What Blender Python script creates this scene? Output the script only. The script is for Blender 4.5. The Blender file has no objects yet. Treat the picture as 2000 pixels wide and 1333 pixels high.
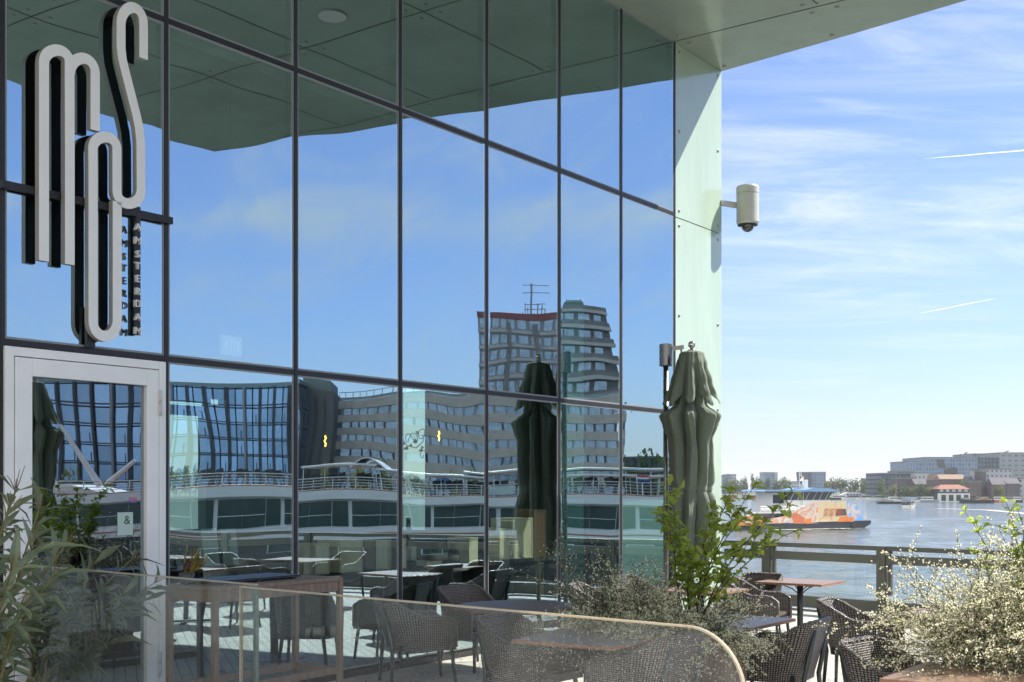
import bpy, math, random
from mathutils import Vector, Matrix, noise
# ---------------------------------------------------------------- frame of the place
F_PX, CX, HY = 2365.0, 1000.0, 954.0          # focal length, principal column and horizon row of the photo
TH = math.radians(36.059)                     # heading of the glass front
EYE = 1.829
OX, OY = -2.8548, 9.9583                      # foot of the mullion beside the door
SU, CU = math.sin(TH), math.cos(TH)
PW = 1.45                                     # pane width
UC = 10.18                                    # corner of the building
ZS = 8.087                                    # soffit height
ZT = (2.893, 5.675)                           # transoms
ZW = -7.2                                     # water level
random.seed(7)

def W(n, u, z=0.0):                           # terrace frame (n out of the glass, u along it) -> world
    return Vector((OX + u*SU + n*CU, OY + u*CU - n*SU, z))
def MIR(x, y):                                # mirror of a plan point in the glass front
    d = (x-OX)*CU - (y-OY)*SU
    return x - 2*d*CU, y + 2*d*SU
def AT(px, py, Y):                            # point seen at a photo pixel at distance Y
    return Vector(((px-CX)/F_PX*Y, Y, EYE - (py-HY)/F_PX*Y))
def FAC(px, py, off=0.0):                     # photo pixel on the plane n = off -> (u, z)
    r = ((px-CX)/F_PX, 1.0, -(py-HY)/F_PX)
    d0 = (OX)*CU - (OY)*SU + off
    t = d0/(r[0]*CU - r[1]*SU)
    x, y = t*r[0], t*r[1]
    return (x-OX)*SU + (y-OY)*CU, EYE + t*r[2]

sc = bpy.context.scene
COL = sc.collection
# ---------------------------------------------------------------- camera
cd = bpy.data.cameras.new("camera"); cam = bpy.data.objects.new("camera", cd); COL.objects.link(cam)
cam.location = (0, 0, EYE); cam.rotation_euler = (math.pi/2, 0, 0)
cd.sensor_width = 36; cd.lens = F_PX/2000*36; cd.shift_y = (HY-666.5)/2000
cd.clip_start = 0.05; cd.clip_end = 30000
sc.camera = cam
# ---------------------------------------------------------------- sky, sun, exposure
SUN_AZ, SUN_EL = math.radians(74), math.radians(47)
world = bpy.data.worlds.new("World"); sc.world = world; world.use_nodes = True
wn, wl = world.node_tree.nodes, world.node_tree.links
wn.clear()
def wnode(t, **kw):
    n = wn.new(t)
    for k, v in kw.items(): setattr(n, k, v)
    return n
sky = wnode('ShaderNodeTexSky', sky_type='NISHITA', sun_disc=False, sun_elevation=SUN_EL, sun_rotation=SUN_AZ,
            altitude=0, air_density=1.0, dust_density=0.35, ozone_density=2.0)
bg = wnode('ShaderNodeBackground'); out = wnode('ShaderNodeOutputWorld')
bg.inputs['Strength'].default_value = 0.105
tc = wnode('ShaderNodeTexCoord'); sx = wnode('ShaderNodeSeparateXYZ')
wl.new(tc.outputs['Generated'], sx.inputs[0])
def wmath(op, a, b=None, clamp=False):
    m = wnode('ShaderNodeMath', operation=op); m.use_clamp = clamp
    for i, v in enumerate((a, b)):
        if v is None: continue
        if isinstance(v, (int, float)): m.inputs[i].default_value = v
        else: wl.new(v, m.inputs[i])
    return m.outputs[0]
zz = wmath('ADD', wmath('MAXIMUM', sx.outputs['Z'], 0.0), 0.10)
cxyz = wnode('ShaderNodeCombineXYZ')
wl.new(wmath('DIVIDE', sx.outputs['X'], zz), cxyz.inputs[0]); wl.new(wmath('DIVIDE', sx.outputs['Y'], zz), cxyz.inputs[1])
def cloud(rot, scale, nscale, detail, rough, lo, hi, dist=0.6, loc=(0,0,0)):
    mp = wnode('ShaderNodeMapping'); wl.new(cxyz.outputs[0], mp.inputs[0])
    mp.inputs['Rotation'].default_value = (0,0,rot); mp.inputs['Scale'].default_value = scale; mp.inputs['Location'].default_value = loc
    nz = wnode('ShaderNodeTexNoise'); wl.new(mp.outputs[0], nz.inputs['Vector'])
    nz.inputs['Scale'].default_value = nscale; nz.inputs['Detail'].default_value = detail
    nz.inputs['Roughness'].default_value = rough; nz.inputs['Distortion'].default_value = dist
    mr = wnode('ShaderNodeMapRange', interpolation_type='SMOOTHSTEP'); wl.new(nz.outputs[0], mr.inputs[0])
    mr.inputs[1].default_value = lo; mr.inputs[2].default_value = hi
    return mr.outputs[0]
c1 = cloud(math.radians(24), (0.55, 1.5, 1), 1.5, 10, 0.66, 0.45, 0.76, 1.3, (3.1, 0.4, 0))
c2 = cloud(math.radians(-14), (0.30, 1.25, 1), 0.9, 10, 0.68, 0.47, 0.78, 1.6, (7.7, 2.3, 0))
veil = cloud(math.radians(10), (0.3, 0.7, 1), 0.7, 4, 0.5, 0.30, 0.75, 0.2, (1.7, 5.3, 0))
cl = wmath('ADD', wmath('MULTIPLY', c1, 0.42), wmath('MULTIPLY', c2, 0.30), True)
cl = wmath('ADD', cl, wmath('MULTIPLY', veil, 0.18), True)
bw = cloud(math.radians(30), (0.8, 1.3, 1), 1.2, 8, 0.65, 0.30, 0.70, 1.2, (2.2, 6.6, 0))
bz = wmath('ABSOLUTE', wmath('SUBTRACT', wmath('MULTIPLY', bw, 0.018), wmath('SUBTRACT', sx.outputs['Z'], 0.203)))
bmp = wnode('ShaderNodeMapRange', interpolation_type='SMOOTHSTEP'); wl.new(bz, bmp.inputs[0]); bmp.inputs[1].default_value = 0.030; bmp.inputs[2].default_value = 0.0
cl = wmath('ADD', cl, wmath('MULTIPLY', wmath('MULTIPLY', bmp.outputs[0], bw), 0.55), True)
lowf = wnode('ShaderNodeMapRange', interpolation_type='SMOOTHSTEP'); wl.new(sx.outputs['Z'], lowf.inputs[0]); lowf.inputs[1].default_value = 0.02; lowf.inputs[2].default_value = 0.22; lowf.inputs[3].default_value = 0.25
cl = wmath('MULTIPLY', cl, lowf.outputs[0])
# pale milky band low over the horizon
hz = wmath('MULTIPLY', wmath('POWER', wmath('SUBTRACT', 1.0, wmath('MAXIMUM', sx.outputs['Z'], 0.0), True), 15.0), 0.76)
tint = wnode('ShaderNodeMixRGB', blend_type='MULTIPLY'); tint.inputs[0].default_value = 1.0
wl.new(sky.outputs[0], tint.inputs[1]); tint.inputs[2].default_value = (0.56, 0.635, 0.87, 1)
mixh = wnode('ShaderNodeMixRGB'); wl.new(hz, mixh.inputs[0]); wl.new(tint.outputs[0], mixh.inputs[1]); mixh.inputs[2].default_value = (4.2, 4.14, 4.18, 1)
mixc = wnode('ShaderNodeMixRGB'); wl.new(cl, mixc.inputs[0]); wl.new(mixh.outputs[0], mixc.inputs[1]); mixc.inputs[2].default_value = (5.2, 5.4, 5.7, 1)
# unseen bright cloud bank added behind the camera to fill the shade
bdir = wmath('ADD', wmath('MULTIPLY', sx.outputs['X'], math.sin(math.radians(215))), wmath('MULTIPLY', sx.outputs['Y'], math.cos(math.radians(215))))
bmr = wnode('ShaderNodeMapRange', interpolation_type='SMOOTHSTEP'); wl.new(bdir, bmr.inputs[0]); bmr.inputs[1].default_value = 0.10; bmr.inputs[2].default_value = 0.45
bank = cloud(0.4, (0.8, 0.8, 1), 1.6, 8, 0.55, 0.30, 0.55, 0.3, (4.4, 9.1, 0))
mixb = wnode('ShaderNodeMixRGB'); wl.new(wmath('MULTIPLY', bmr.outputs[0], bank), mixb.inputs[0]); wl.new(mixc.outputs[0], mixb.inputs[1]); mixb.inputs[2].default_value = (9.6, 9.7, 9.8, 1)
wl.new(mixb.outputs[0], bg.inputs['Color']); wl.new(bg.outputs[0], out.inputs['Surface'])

sd = bpy.data.lights.new("sun", 'SUN'); sd.energy = 4.7; sd.angle = math.radians(0.5); sd.color = (1.0, 0.95, 0.86)
sun = bpy.data.objects.new("sun", sd); COL.objects.link(sun)
sdir = Vector((math.sin(SUN_AZ)*math.cos(SUN_EL), math.cos(SUN_AZ)*math.cos(SUN_EL), math.sin(SUN_EL)))
sun.rotation_euler = (-sdir).to_track_quat('-Z', 'Y').to_euler(); sun.location = (20, 5, 30)
sc.view_settings.view_transform = 'Standard'; sc.view_settings.look = 'None'
sc.view_settings.exposure = 1.08; sc.view_settings.gamma = 1
sc.render.engine = 'CYCLES'
sc.cycles.max_bounces = 10; sc.cycles.transparent_max_bounces = 24; sc.cycles.glossy_bounces = 6; sc.cycles.diffuse_bounces = 3
sc.cycles.caustics_reflective = False; sc.cycles.caustics_refractive = False
sc.cycles.sample_clamp_indirect = 6

# ---------------------------------------------------------------- mesh builder and object helpers
class MB:
    def __init__(s): s.v = []; s.f = []; s.uv = {}
    def add(s, vs, fs):
        o = len(s.v); s.v.extend([tuple(p) for p in vs]); s.f.extend([tuple(i+o for i in f) for f in fs]); return s
    def box(s, x0, x1, y0, y1, z0, z1):
        if x0 > x1: x0, x1 = x1, x0
        if y0 > y1: y0, y1 = y1, y0
        v = [(x0,y0,z0),(x1,y0,z0),(x1,y1,z0),(x0,y1,z0),(x0,y0,z1),(x1,y0,z1),(x1,y1,z1),(x0,y1,z1)]
        return s.add(v, [(0,3,2,1),(4,5,6,7),(0,1,5,4),(1,2,6,5),(2,3,7,6),(3,0,4,7)])
    def quad(s, a, b, c, d): return s.add([a,b,c,d], [(0,1,2,3)])
    def bar(s, a, b, w, h=None, up=(0,0,1)):          # rectangular bar from a to b
        a, b = Vector(a), Vector(b); h = w if h is None else h
        d = (b-a).normalized(); up = Vector(up)
        if abs(d.dot(up)) > 0.98: up = Vector((1,0,0))
        x = d.cross(up).normalized()*w/2; y = x.cross(d).normalized()*h/2
        v = [a-x-y, a+x-y, a+x+y, a-x+y, b-x-y, b+x-y, b+x+y, b-x+y]
        return s.add(v, [(0,3,2,1),(4,5,6,7),(0,1,5,4),(1,2,6,5),(2,3,7,6),(3,0,4,7)])
    def tube(s, pts, r, k=8, caps=True):
        pts = [Vector(p) for p in pts]; n = len(pts)
        rs = r if isinstance(r, (list, tuple)) else [r]*n
        vs = []; fs = []; prev = None
        for i, p in enumerate(pts):
            t = (pts[min(i+1,n-1)]-pts[max(i-1,0)]).normalized()
            if prev is None:
                a = Vector((0,0,1)) if abs(t.z) < 0.9 else Vector((1,0,0))
                x = t.cross(a).normalized()
            else:
                x = prev - t*prev.dot(t)
                x = x.normalized() if x.length > 1e-6 else t.orthogonal().normalized()
            prev = x; y = t.cross(x)
            for j in range(k):
                q = 2*math.pi*j/k
                vs.append(p + (x*math.cos(q)+y*math.sin(q))*rs[i])
        for i in range(n-1):
            for j in range(k):
                j2 = (j+1) % k
                fs.append((i*k+j, i*k+j2, (i+1)*k+j2, (i+1)*k+j))
        if caps:
            fs.append(tuple(reversed(range(k)))); fs.append(tuple(range((n-1)*k, n*k)))
        return s.add(vs, fs)
    def lathe(s, prof, c=(0,0,0), k=24):
        vs = []; fs = []
        for r, z in prof:
            for j in range(k):
                q = 2*math.pi*j/k; vs.append((c[0]+r*math.cos(q), c[1]+r*math.sin(q), c[2]+z))
        for i in range(len(prof)-1):
            for j in range(k):
                j2 = (j+1) % k; fs.append((i*k+j, i*k+j2, (i+1)*k+j2, (i+1)*k+j))
        fs.append(tuple(reversed(range(k)))); fs.append(tuple(range((len(prof)-1)*k, len(prof)*k)))
        return s.add(vs, fs)
    def prism(s, poly, h0, h1, ax='z'):               # polygon extruded along an axis
        def P(a, b, h):
            return (a,b,h) if ax == 'z' else ((h,a,b) if ax == 'x' else (a,h,b))
        n = len(poly)
        v = [P(a,b,h0) for a,b in poly] + [P(a,b,h1) for a,b in poly]
        fs = [tuple(reversed(range(n))), tuple(range(n,2*n))] + [(i,(i+1)%n,n+(i+1)%n,n+i) for i in range(n)]
        return s.add(v, fs)
    def ball(s, c, r, k=12, m=8, sq=(1,1,1)):
        vs = []; fs = []
        for i in range(m+1):
            t = math.pi*i/m
            for j in range(k):
                q = 2*math.pi*j/k
                vs.append((c[0]+r*sq[0]*math.sin(t)*math.cos(q), c[1]+r*sq[1]*math.sin(t)*math.sin(q), c[2]+r*sq[2]*math.cos(t)))
        for i in range(m):
            for j in range(k):
                j2 = (j+1) % k; fs.append((i*k+j, (i+1)*k+j, (i+1)*k+j2, i*k+j2))
        return s.add(vs, fs)
    def grid(s, rows, closed=False, uvs=None):        # rows of equal length
        o = len(s.v); m = len(rows[0])
        for r in rows: s.v.extend([tuple(p) for p in r])
        for i in range(len(rows)-1):
            for j in range(m if closed else m-1):
                j2 = (j+1) % m
                f = (o+i*m+j, o+i*m+j2, o+(i+1)*m+j2, o+(i+1)*m+j)
                if uvs:
                    jj = j+1
                    s.uv[len(s.f)] = [uvs[i][j], uvs[i][jj], uvs[i+1][jj], uvs[i+1][j]]
                s.f.append(f)
        return s
    def leaf(s, p, d, up, L, w, droop=0.25, fold=0.25):
        p, d = Vector(p), Vector(d).normalized(); x = d.cross(Vector(up))
        x = x.normalized() if x.length > 1e-4 else d.orthogonal().normalized()
        z = x.cross(d)
        m = p + d*L*0.45 + z*L*0.04; t = p + d*L - z*L*droop
        a = m + x*w/2 + z*w*fold; b = m - x*w/2 + z*w*fold
        m2 = p + d*L*0.8 - z*L*droop*0.45; a2 = m2 + x*w*0.28 + z*w*fold*.5; b2 = m2 - x*w*0.28 + z*w*fold*.5
        return s.add([p, a, m, b, a2, m2, b2, t], [(0,2,1),(0,3,2),(1,2,5,4),(2,3,6,5),(4,5,7),(5,6,7)])
    def mesh(s, name, mat, smooth=False):
        me = bpy.data.meshes.new(name); me.from_pydata(s.v, [], s.f)
        if s.uv:
            ul = me.uv_layers.new(name="UVMap")
            for pi, poly in enumerate(me.polygons):
                if pi in s.uv:
                    for li, c in zip(poly.loop_indices, s.uv[pi]): ul.data[li].uv = c
        for m in (mat if isinstance(mat, (list, tuple)) else [mat]): me.materials.append(m)
        if smooth: me.polygons.foreach_set('use_smooth', [True]*len(me.polygons))
        me.update(); return me
    def build(s, name, mat, parent=None, smooth=False, bevel=0, auto=None, label=None):
        me = s.mesh(name, mat, smooth)
        o = bpy.data.objects.new(name, me); COL.objects.link(o)
        if parent is not None: o.parent = parent
        if bevel:
            b = o.modifiers.new("bevel", 'BEVEL'); b.width = bevel; b.segments = 2; b.limit_method = 'ANGLE'; b.angle_limit = math.radians(40)
        if label: o['label'] = label
        return o
def tag(o, label=None, cat=None, group=None, kind=None):
    if label: o['label'] = label
    if cat: o['category'] = cat
    if group: o['group'] = group
    if kind: o['kind'] = kind
    return o
def empty(name, loc, rz=0.0, label=None, cat=None, group=None):
    o = bpy.data.objects.new(name, None); COL.objects.link(o); o.location = loc; o.rotation_euler = (0,0,rz)
    o.empty_display_size = 0.2
    return tag(o, label, cat, group)
def TT(name, n, u, z=0.0, r=0.0, label=None, cat=None, group=None):     # thing placed in the terrace frame
    return empty(name, W(n,u,z), r-TH, label, cat, group)
def VT(name, X, Y, z=0.0, label=None, cat=None, group=None, yaw=0.0):   # thing across the basin, seen in the glass
    x, y = MIR(X, Y)
    return empty(name, (x,y,z), -2*TH + yaw, label, cat, group)
def copy_tree(o, parent=None):
    c = o.copy(); COL.objects.link(c)
    if parent is not None: c.parent = parent
    for ch in list(o.children): copy_tree(ch, c)
    return c
def textmesh(s, size, depth, mat, align='CENTER', sx=1.0):
    cu = bpy.data.curves.new("letters", 'FONT'); cu.body = s; cu.size = size; cu.extrude = depth; cu.align_x = align; cu.align_y = 'CENTER'
    cu.resolution_u = 3
    ob = bpy.data.objects.new("letters", cu); COL.objects.link(ob)
    bpy.context.view_layer.update()
    me = bpy.data.meshes.new_from_object(ob.evaluated_get(bpy.context.evaluated_depsgraph_get()))
    bpy.data.objects.remove(ob); bpy.data.curves.remove(cu)
    for v in me.vertices: v.co.x *= sx
    me.materials.clear(); me.materials.append(mat); return me
def textobj(name, s, size, depth, mat, parent, loc, rot, sx=1.0, align='CENTER'):
    me = textmesh(s, size, depth, mat, align, sx); me.name = name
    o = bpy.data.objects.new(name, me); COL.objects.link(o); o.parent = parent; o.location = loc; o.rotation_euler = rot
    return o

# ---------------------------------------------------------------- materials
def newmat(name):
    m = bpy.data.materials.new(name); m.use_nodes = True
    nt = m.node_tree; b = nt.nodes.get('Principled BSDF')
    return m, nt.nodes, nt.links, b
def nd(N, t, **kw):
    n = N.new(t)
    for k, v in kw.items(): setattr(n, k, v)
    return n
def mat(name, col, rough=0.5, metal=0.0, var=0.0, scale=4.0, bump=0.0, bscale=60.0, spec=0.5, coat=0.0, sub=0.0, detail=5, stretch=None):
    m, N, L, b = newmat(name)
    b.inputs['Roughness'].default_value = rough; b.inputs['Metallic'].default_value = metal
    b.inputs['Specular IOR Level'].default_value = spec; b.inputs['Coat Weight'].default_value = coat
    b.inputs['Base Color'].default_value = (*col, 1)
    tcn = nd(N, 'ShaderNodeTexCoord')
    if var:
        nz = nd(N, 'ShaderNodeTexNoise')
        if stretch:
            mp = nd(N, 'ShaderNodeMapping'); L.new(tcn.outputs['Object'], mp.inputs[0]); mp.inputs['Scale'].default_value = stretch; L.new(mp.outputs[0], nz.inputs['Vector'])
        else: L.new(tcn.outputs['Object'], nz.inputs['Vector'])
        nz.inputs['Scale'].default_value = scale; nz.inputs['Detail'].default_value = detail; nz.inputs['Roughness'].default_value = 0.65
        mr = nd(N, 'ShaderNodeMapRange'); L.new(nz.outputs[0], mr.inputs[0]); mr.inputs[1].default_value = 0.25; mr.inputs[2].default_value = 0.75
        mx = nd(N, 'ShaderNodeMixRGB'); L.new(mr.outputs[0], mx.inputs[0])
        mx.inputs[1].default_value = (*[c*(1-var) for c in col], 1); mx.inputs[2].default_value = (*[min(1,c*(1+var)) for c in col], 1)
        L.new(mx.outputs[0], b.inputs['Base Color'])
        rr = nd(N, 'ShaderNodeMapRange'); L.new(nz.outputs[0], rr.inputs[0]); rr.inputs[3].default_value = max(0,rough-0.08); rr.inputs[4].default_value = min(1,rough+0.08)
        L.new(rr.outputs[0], b.inputs['Roughness'])
    if bump:
        n2 = nd(N, 'ShaderNodeTexNoise'); L.new(tcn.outputs['Object'], n2.inputs['Vector']); n2.inputs['Scale'].default_value = bscale; n2.inputs['Detail'].default_value = 4
        bp = nd(N, 'ShaderNodeBump'); bp.inputs['Strength'].default_value = bump; bp.inputs['Distance'].default_value = 0.02
        L.new(n2.outputs[0], bp.inputs['Height']); L.new(bp.outputs[0], b.inputs['Normal'])
    return m
def leafmat(name, col, var=0.35, trans=0.35, rough=0.45, scale=3.0):
    m, N, L, b = newmat(name); N.remove(b); o = N.get('Material Output')
    tcn = nd(N, 'ShaderNodeTexCoord'); nz = nd(N, 'ShaderNodeTexNoise'); L.new(tcn.outputs['Object'], nz.inputs['Vector']); nz.inputs['Scale'].default_value = scale
    geo = nd(N, 'ShaderNodeNewGeometry')
    add = nd(N, 'ShaderNodeMath', operation='ADD'); L.new(nz.outputs[0], add.inputs[0])
    sub = nd(N, 'ShaderNodeMath', operation='MULTIPLY_ADD'); L.new(geo.outputs['Random Per Island'], sub.inputs[0]); sub.inputs[1].default_value = 0.6; sub.inputs[2].default_value = -0.3
    L.new(sub.outputs[0], add.inputs[1])
    mx = nd(N, 'ShaderNodeMixRGB'); L.new(add.outputs[0], mx.inputs[0])
    mx.inputs[1].default_value = (*[c*(1-var) for c in col], 1); mx.inputs[2].default_value = (*[min(1,c*(1+var)) for c in col], 1)
    pb = nd(N, 'ShaderNodeBsdfPrincipled'); L.new(mx.outputs[0], pb.inputs['Base Color']); pb.inputs['Roughness'].default_value = rough
    tr = nd(N, 'ShaderNodeBsdfTranslucent'); hs = nd(N, 'ShaderNodeHueSaturation'); L.new(mx.outputs[0], hs.inputs['Color']); hs.inputs['Value'].default_value = 1.7; hs.inputs['Saturation'].default_value = 1.1
    L.new(hs.outputs[0], tr.inputs['Color'])
    ms = nd(N, 'ShaderNodeMixShader'); ms.inputs[0].default_value = trans
    L.new(pb.outputs[0], ms.inputs[1]); L.new(tr.outputs[0], ms.inputs[2]); L.new(ms.outputs[0], o.inputs['Surface'])
    return m
def glassmat(name, refl, gcol, tcol, wav=0.0, wscale=0.5, fpow=True, per_obj=False, dirt=0.0):
    """sheet glass: mirror reflection over tinted see-through; the outer face reflects, the inner face of the same pane lets light pass"""
    m, N, L, b = newmat(name); N.remove(b); o = N.get('Material Output')
    tr = nd(N, 'ShaderNodeBsdfTransparent'); tr.inputs['Color'].default_value = (*tcol, 1)
    gl = nd(N, 'ShaderNodeBsdfGlossy'); gl.inputs['Color'].default_value = (*gcol, 1); gl.inputs['Roughness'].default_value = 0.0
    lw = nd(N, 'ShaderNodeLayerWeight'); lw.inputs['Blend'].default_value = 0.5
    pw = nd(N, 'ShaderNodeMath', operation='POWER'); L.new(lw.outputs['Facing'], pw.inputs[0]); pw.inputs[1].default_value = 4.0
    ma = nd(N, 'ShaderNodeMath', operation='MULTIPLY_ADD'); L.new(pw.outputs[0], ma.inputs[0]); ma.inputs[1].default_value = 1-refl; ma.inputs[2].default_value = refl
    geo = nd(N, 'ShaderNodeNewGeometry')
    inv = nd(N, 'ShaderNodeMath', operation='SUBTRACT'); inv.inputs[0].default_value = 1.0; L.new(geo.outputs['Backfacing'], inv.inputs[1])
    fm = nd(N, 'ShaderNodeMath', operation='MULTIPLY'); L.new(ma.outputs[0], fm.inputs[0]); L.new(inv.outputs[0], fm.inputs[1])
    ms = nd(N, 'ShaderNodeMixShader'); L.new(fm.outputs[0], ms.inputs[0]); L.new(tr.outputs[0], ms.inputs[1]); L.new(gl.outputs[0], ms.inputs[2])
    tcn = nd(N, 'ShaderNodeTexCoord')
    if wav:
        vec = tcn.outputs['Object']
        if per_obj:
            oi = nd(N, 'ShaderNodeObjectInfo'); cm = nd(N, 'ShaderNodeMath', operation='MULTIPLY'); L.new(oi.outputs['Random'], cm.inputs[0]); cm.inputs[1].default_value = 40
            cb = nd(N, 'ShaderNodeCombineXYZ'); L.new(cm.outputs[0], cb.inputs[0]); L.new(cm.outputs[0], cb.inputs[2])
            va = nd(N, 'ShaderNodeVectorMath', operation='ADD'); L.new(vec, va.inputs[0]); L.new(cb.outputs[0], va.inputs[1]); vec = va.outputs[0]
        nz = nd(N, 'ShaderNodeTexNoise'); L.new(vec, nz.inputs['Vector']); nz.inputs['Scale'].default_value = wscale; nz.inputs['Detail'].default_value = 1.0
        bp = nd(N, 'ShaderNodeBump'); bp.inputs['Strength'].default_value = 1.0; bp.inputs['Distance'].default_value = wav
        L.new(nz.outputs[0], bp.inputs['Height']); L.new(bp.outputs[0], gl.inputs['Normal'])
    last = ms
    if dirt:
        d1 = nd(N, 'ShaderNodeTexNoise'); L.new(tcn.outputs['Object'], d1.inputs['Vector']); d1.inputs['Scale'].default_value = 3.0; d1.inputs['Detail'].default_value = 6; d1.inputs['Roughness'].default_value = .7
        d2 = nd(N, 'ShaderNodeTexVoronoi'); L.new(tcn.outputs['Object'], d2.inputs['Vector']); d2.inputs['Scale'].default_value = 85.0
        lt = nd(N, 'ShaderNodeMapRange'); L.new(d2.outputs['Distance'], lt.inputs[0]); lt.inputs[1].default_value = 0.28; lt.inputs[2].default_value = 0.10; lt.inputs[3].default_value = 0; lt.inputs[4].default_value = 1
        wn_ = nd(N, 'ShaderNodeTexWhiteNoise'); L.new(d2.outputs['Position'], wn_.inputs['Vector'])
        gt = nd(N, 'ShaderNodeMath', operation='GREATER_THAN'); L.new(wn_.outputs[0], gt.inputs[0]); gt.inputs[1].default_value = 0.40
        sp = nd(N, 'ShaderNodeMath', operation='MULTIPLY'); L.new(lt.outputs[0], sp.inputs[0]); L.new(gt.outputs[0], sp.inputs[1])
        f1 = nd(N, 'ShaderNodeMapRange'); L.new(d1.outputs[0], f1.inputs[0]); f1.inputs[1].default_value = 0.3; f1.inputs[2].default_value = 0.75; f1.inputs[3].default_value = dirt*0.35; f1.inputs[4].default_value = dirt
        s2 = nd(N, 'ShaderNodeMath', operation='MULTIPLY_ADD'); L.new(sp.outputs[0], s2.inputs[0]); s2.inputs[1].default_value = 0.42; L.new(f1.outputs[0], s2.inputs[2])
        df = nd(N, 'ShaderNodeBsdfDiffuse'); df.inputs['Color'].default_value = (0.60,0.59,0.56,1)
        tl = nd(N, 'ShaderNodeBsdfTranslucent'); tl.inputs['Color'].default_value = (0.60,0.59,0.56,1)
        dm = nd(N, 'ShaderNodeMixShader'); dm.inputs[0].default_value = 0.5; L.new(df.outputs[0], dm.inputs[1]); L.new(tl.outputs[0], dm.inputs[2])
        m2 = nd(N, 'ShaderNodeMixShader'); L.new(s2.outputs[0], m2.inputs[0]); L.new(ms.outputs[0], m2.inputs[1]); L.new(dm.outputs[0], m2.inputs[2]); last = m2
    L.new(last.outputs[0], o.inputs['Surface'])
    return m
def emitmat(name, col, s):
    m, N, L, b = newmat(name)
    b.inputs['Base Color'].default_value = (*col,1); b.inputs['Emission Color'].default_value = (*col,1); b.inputs['Emission Strength'].default_value = s
    return m
def woodmat(name, c1, c2, scale=(1,14,14), rough=0.5):
    m, N, L, b = newmat(name)
    tcn = nd(N, 'ShaderNodeTexCoord'); mp = nd(N, 'ShaderNodeMapping'); L.new(tcn.outputs['Object'], mp.inputs[0]); mp.inputs['Scale'].default_value = scale
    nz = nd(N, 'ShaderNodeTexNoise'); L.new(mp.outputs[0], nz.inputs['Vector']); nz.inputs['Scale'].default_value = 3.0; nz.inputs['Detail'].default_value = 8; nz.inputs['Distortion'].default_value = 1.2
    cr = nd(N, 'ShaderNodeMapRange'); L.new(nz.outputs[0], cr.inputs[0]); cr.inputs[1].default_value = 0.3; cr.inputs[2].default_value = 0.72
    mx = nd(N, 'ShaderNodeMixRGB'); L.new(cr.outputs[0], mx.inputs[0]); mx.inputs[1].default_value = (*c1,1); mx.inputs[2].default_value = (*c2,1)
    L.new(mx.outputs[0], b.inputs['Base Color']); b.inputs['Roughness'].default_value = rough
    bp = nd(N, 'ShaderNodeBump'); bp.inputs['Strength'].default_value = .12; bp.inputs['Distance'].default_value = .01; L.new(nz.outputs[0], bp.inputs['Height']); L.new(bp.outputs[0], b.inputs['Normal'])
    return m
# ================================================================ THE GLASS-FRONTED BUILDING
m_frame = mat("dark_frame", (0.020,0.018,0.019), 0.45, 0.2, 0.2, 6)
m_gasket = mat("grey_gasket", (0.22,0.24,0.25), 0.5)
m_white = mat("white_paint", (0.76,0.76,0.745), 0.42, 0, 0.05, 3)
m_clad = mat("mint_cladding", (0.40,0.50,0.405), 0.14, 0, 0.10, 2.2, 0, 60, 0.6, 0.15, stretch=(1,1,0.18))
m_soffit = mat("soffit_panel", (0.325,0.385,0.325), 0.2, 0, 0.16, 0.8, 0, 60, 0.5, 0.1)
m_seam = mat("seam", (0.03,0.035,0.03), 0.7)
m_bolt = mat("steel_bolt", (0.32,0.30,0.28), 0.3, 0.9)
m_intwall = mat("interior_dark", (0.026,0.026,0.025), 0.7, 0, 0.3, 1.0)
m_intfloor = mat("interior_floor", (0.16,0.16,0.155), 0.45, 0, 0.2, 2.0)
m_pane = glassmat("facade_glass", 0.46, (0.68,0.90,1.0), (0.92,0.97,0.94), 0.0105, 0.55, per_obj=True)
m_pane_far = glassmat("rear_glass", 0.04, (0.8,0.9,0.9), (0.86,1.0,0.93))
m_doorglass = glassmat("door_glass", 0.38, (0.76,0.90,1.0), (0.50,0.55,0.55), 0.005, 0.7, per_obj=True)

bld = TT('glass_building', 0, 0, 0, 0, 'large glass-fronted restaurant building with dark mullions under a deep green-grey canopy', 'building')
NL, NR = -5, 7                               # mullion indices
UL, UR = NL*PW, NR*PW if False else 7*PW     # the last glass column ends at the mint cladding
UG = 7*PW                                    # not used past the cladding
# glass columns -5..6 ; the cladding starts at mullion 6 (u = 8.70) in the photograph's count
U_CL = 6*PW
zr = [0.06, ZT[0], ZT[1], ZS]
for i in range(NL, 6):
    for k in range(3):
        if k == 0 and i == -1: continue      # the door stands here
        u0, u1 = i*PW+0.020, (i+1)*PW-0.020
        z0, z1 = zr[k]+0.024, zr[k+1]-(0.024 if k < 2 else 0.0)
        p = MB().box(-0.012, 0.012, u0-(u0+u1)/2, u1-(u0+u1)/2, z0-(z0+z1)/2, z1-(z0+z1)/2).build('window_pane', m_pane, bld)
        p.location = (0, (u0+u1)/2, (z0+z1)/2)
        # each pane sits very slightly out of true
        p.rotation_euler = (0, random.gauss(0, 0.0011), random.gauss(0, 0.0014))
        g = MB(); w = 0.017
        g.box(-0.006,0.015,u0,u0+w,z0,z1).box(-0.006,0.015,u1-w,u1,z0,z1).box(-0.006,0.014,u0+w,u1-w,z0,z0+w).box(-0.006,0.014,u0+w,u1-w,z1-w,z1)
        g.build('pane_seal', m_gasket, bld)
for i in range(NL, 7):
    MB().box(-0.09, 0.024, i*PW-0.0185, i*PW+0.0185, 0.06, ZS).build('mullion', m_frame, bld)
for zt in ZT:
    MB().box(-0.085, 0.021, NL*PW, U_CL, zt-0.0225, zt+0.0225).build('transom', m_frame, bld)
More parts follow.
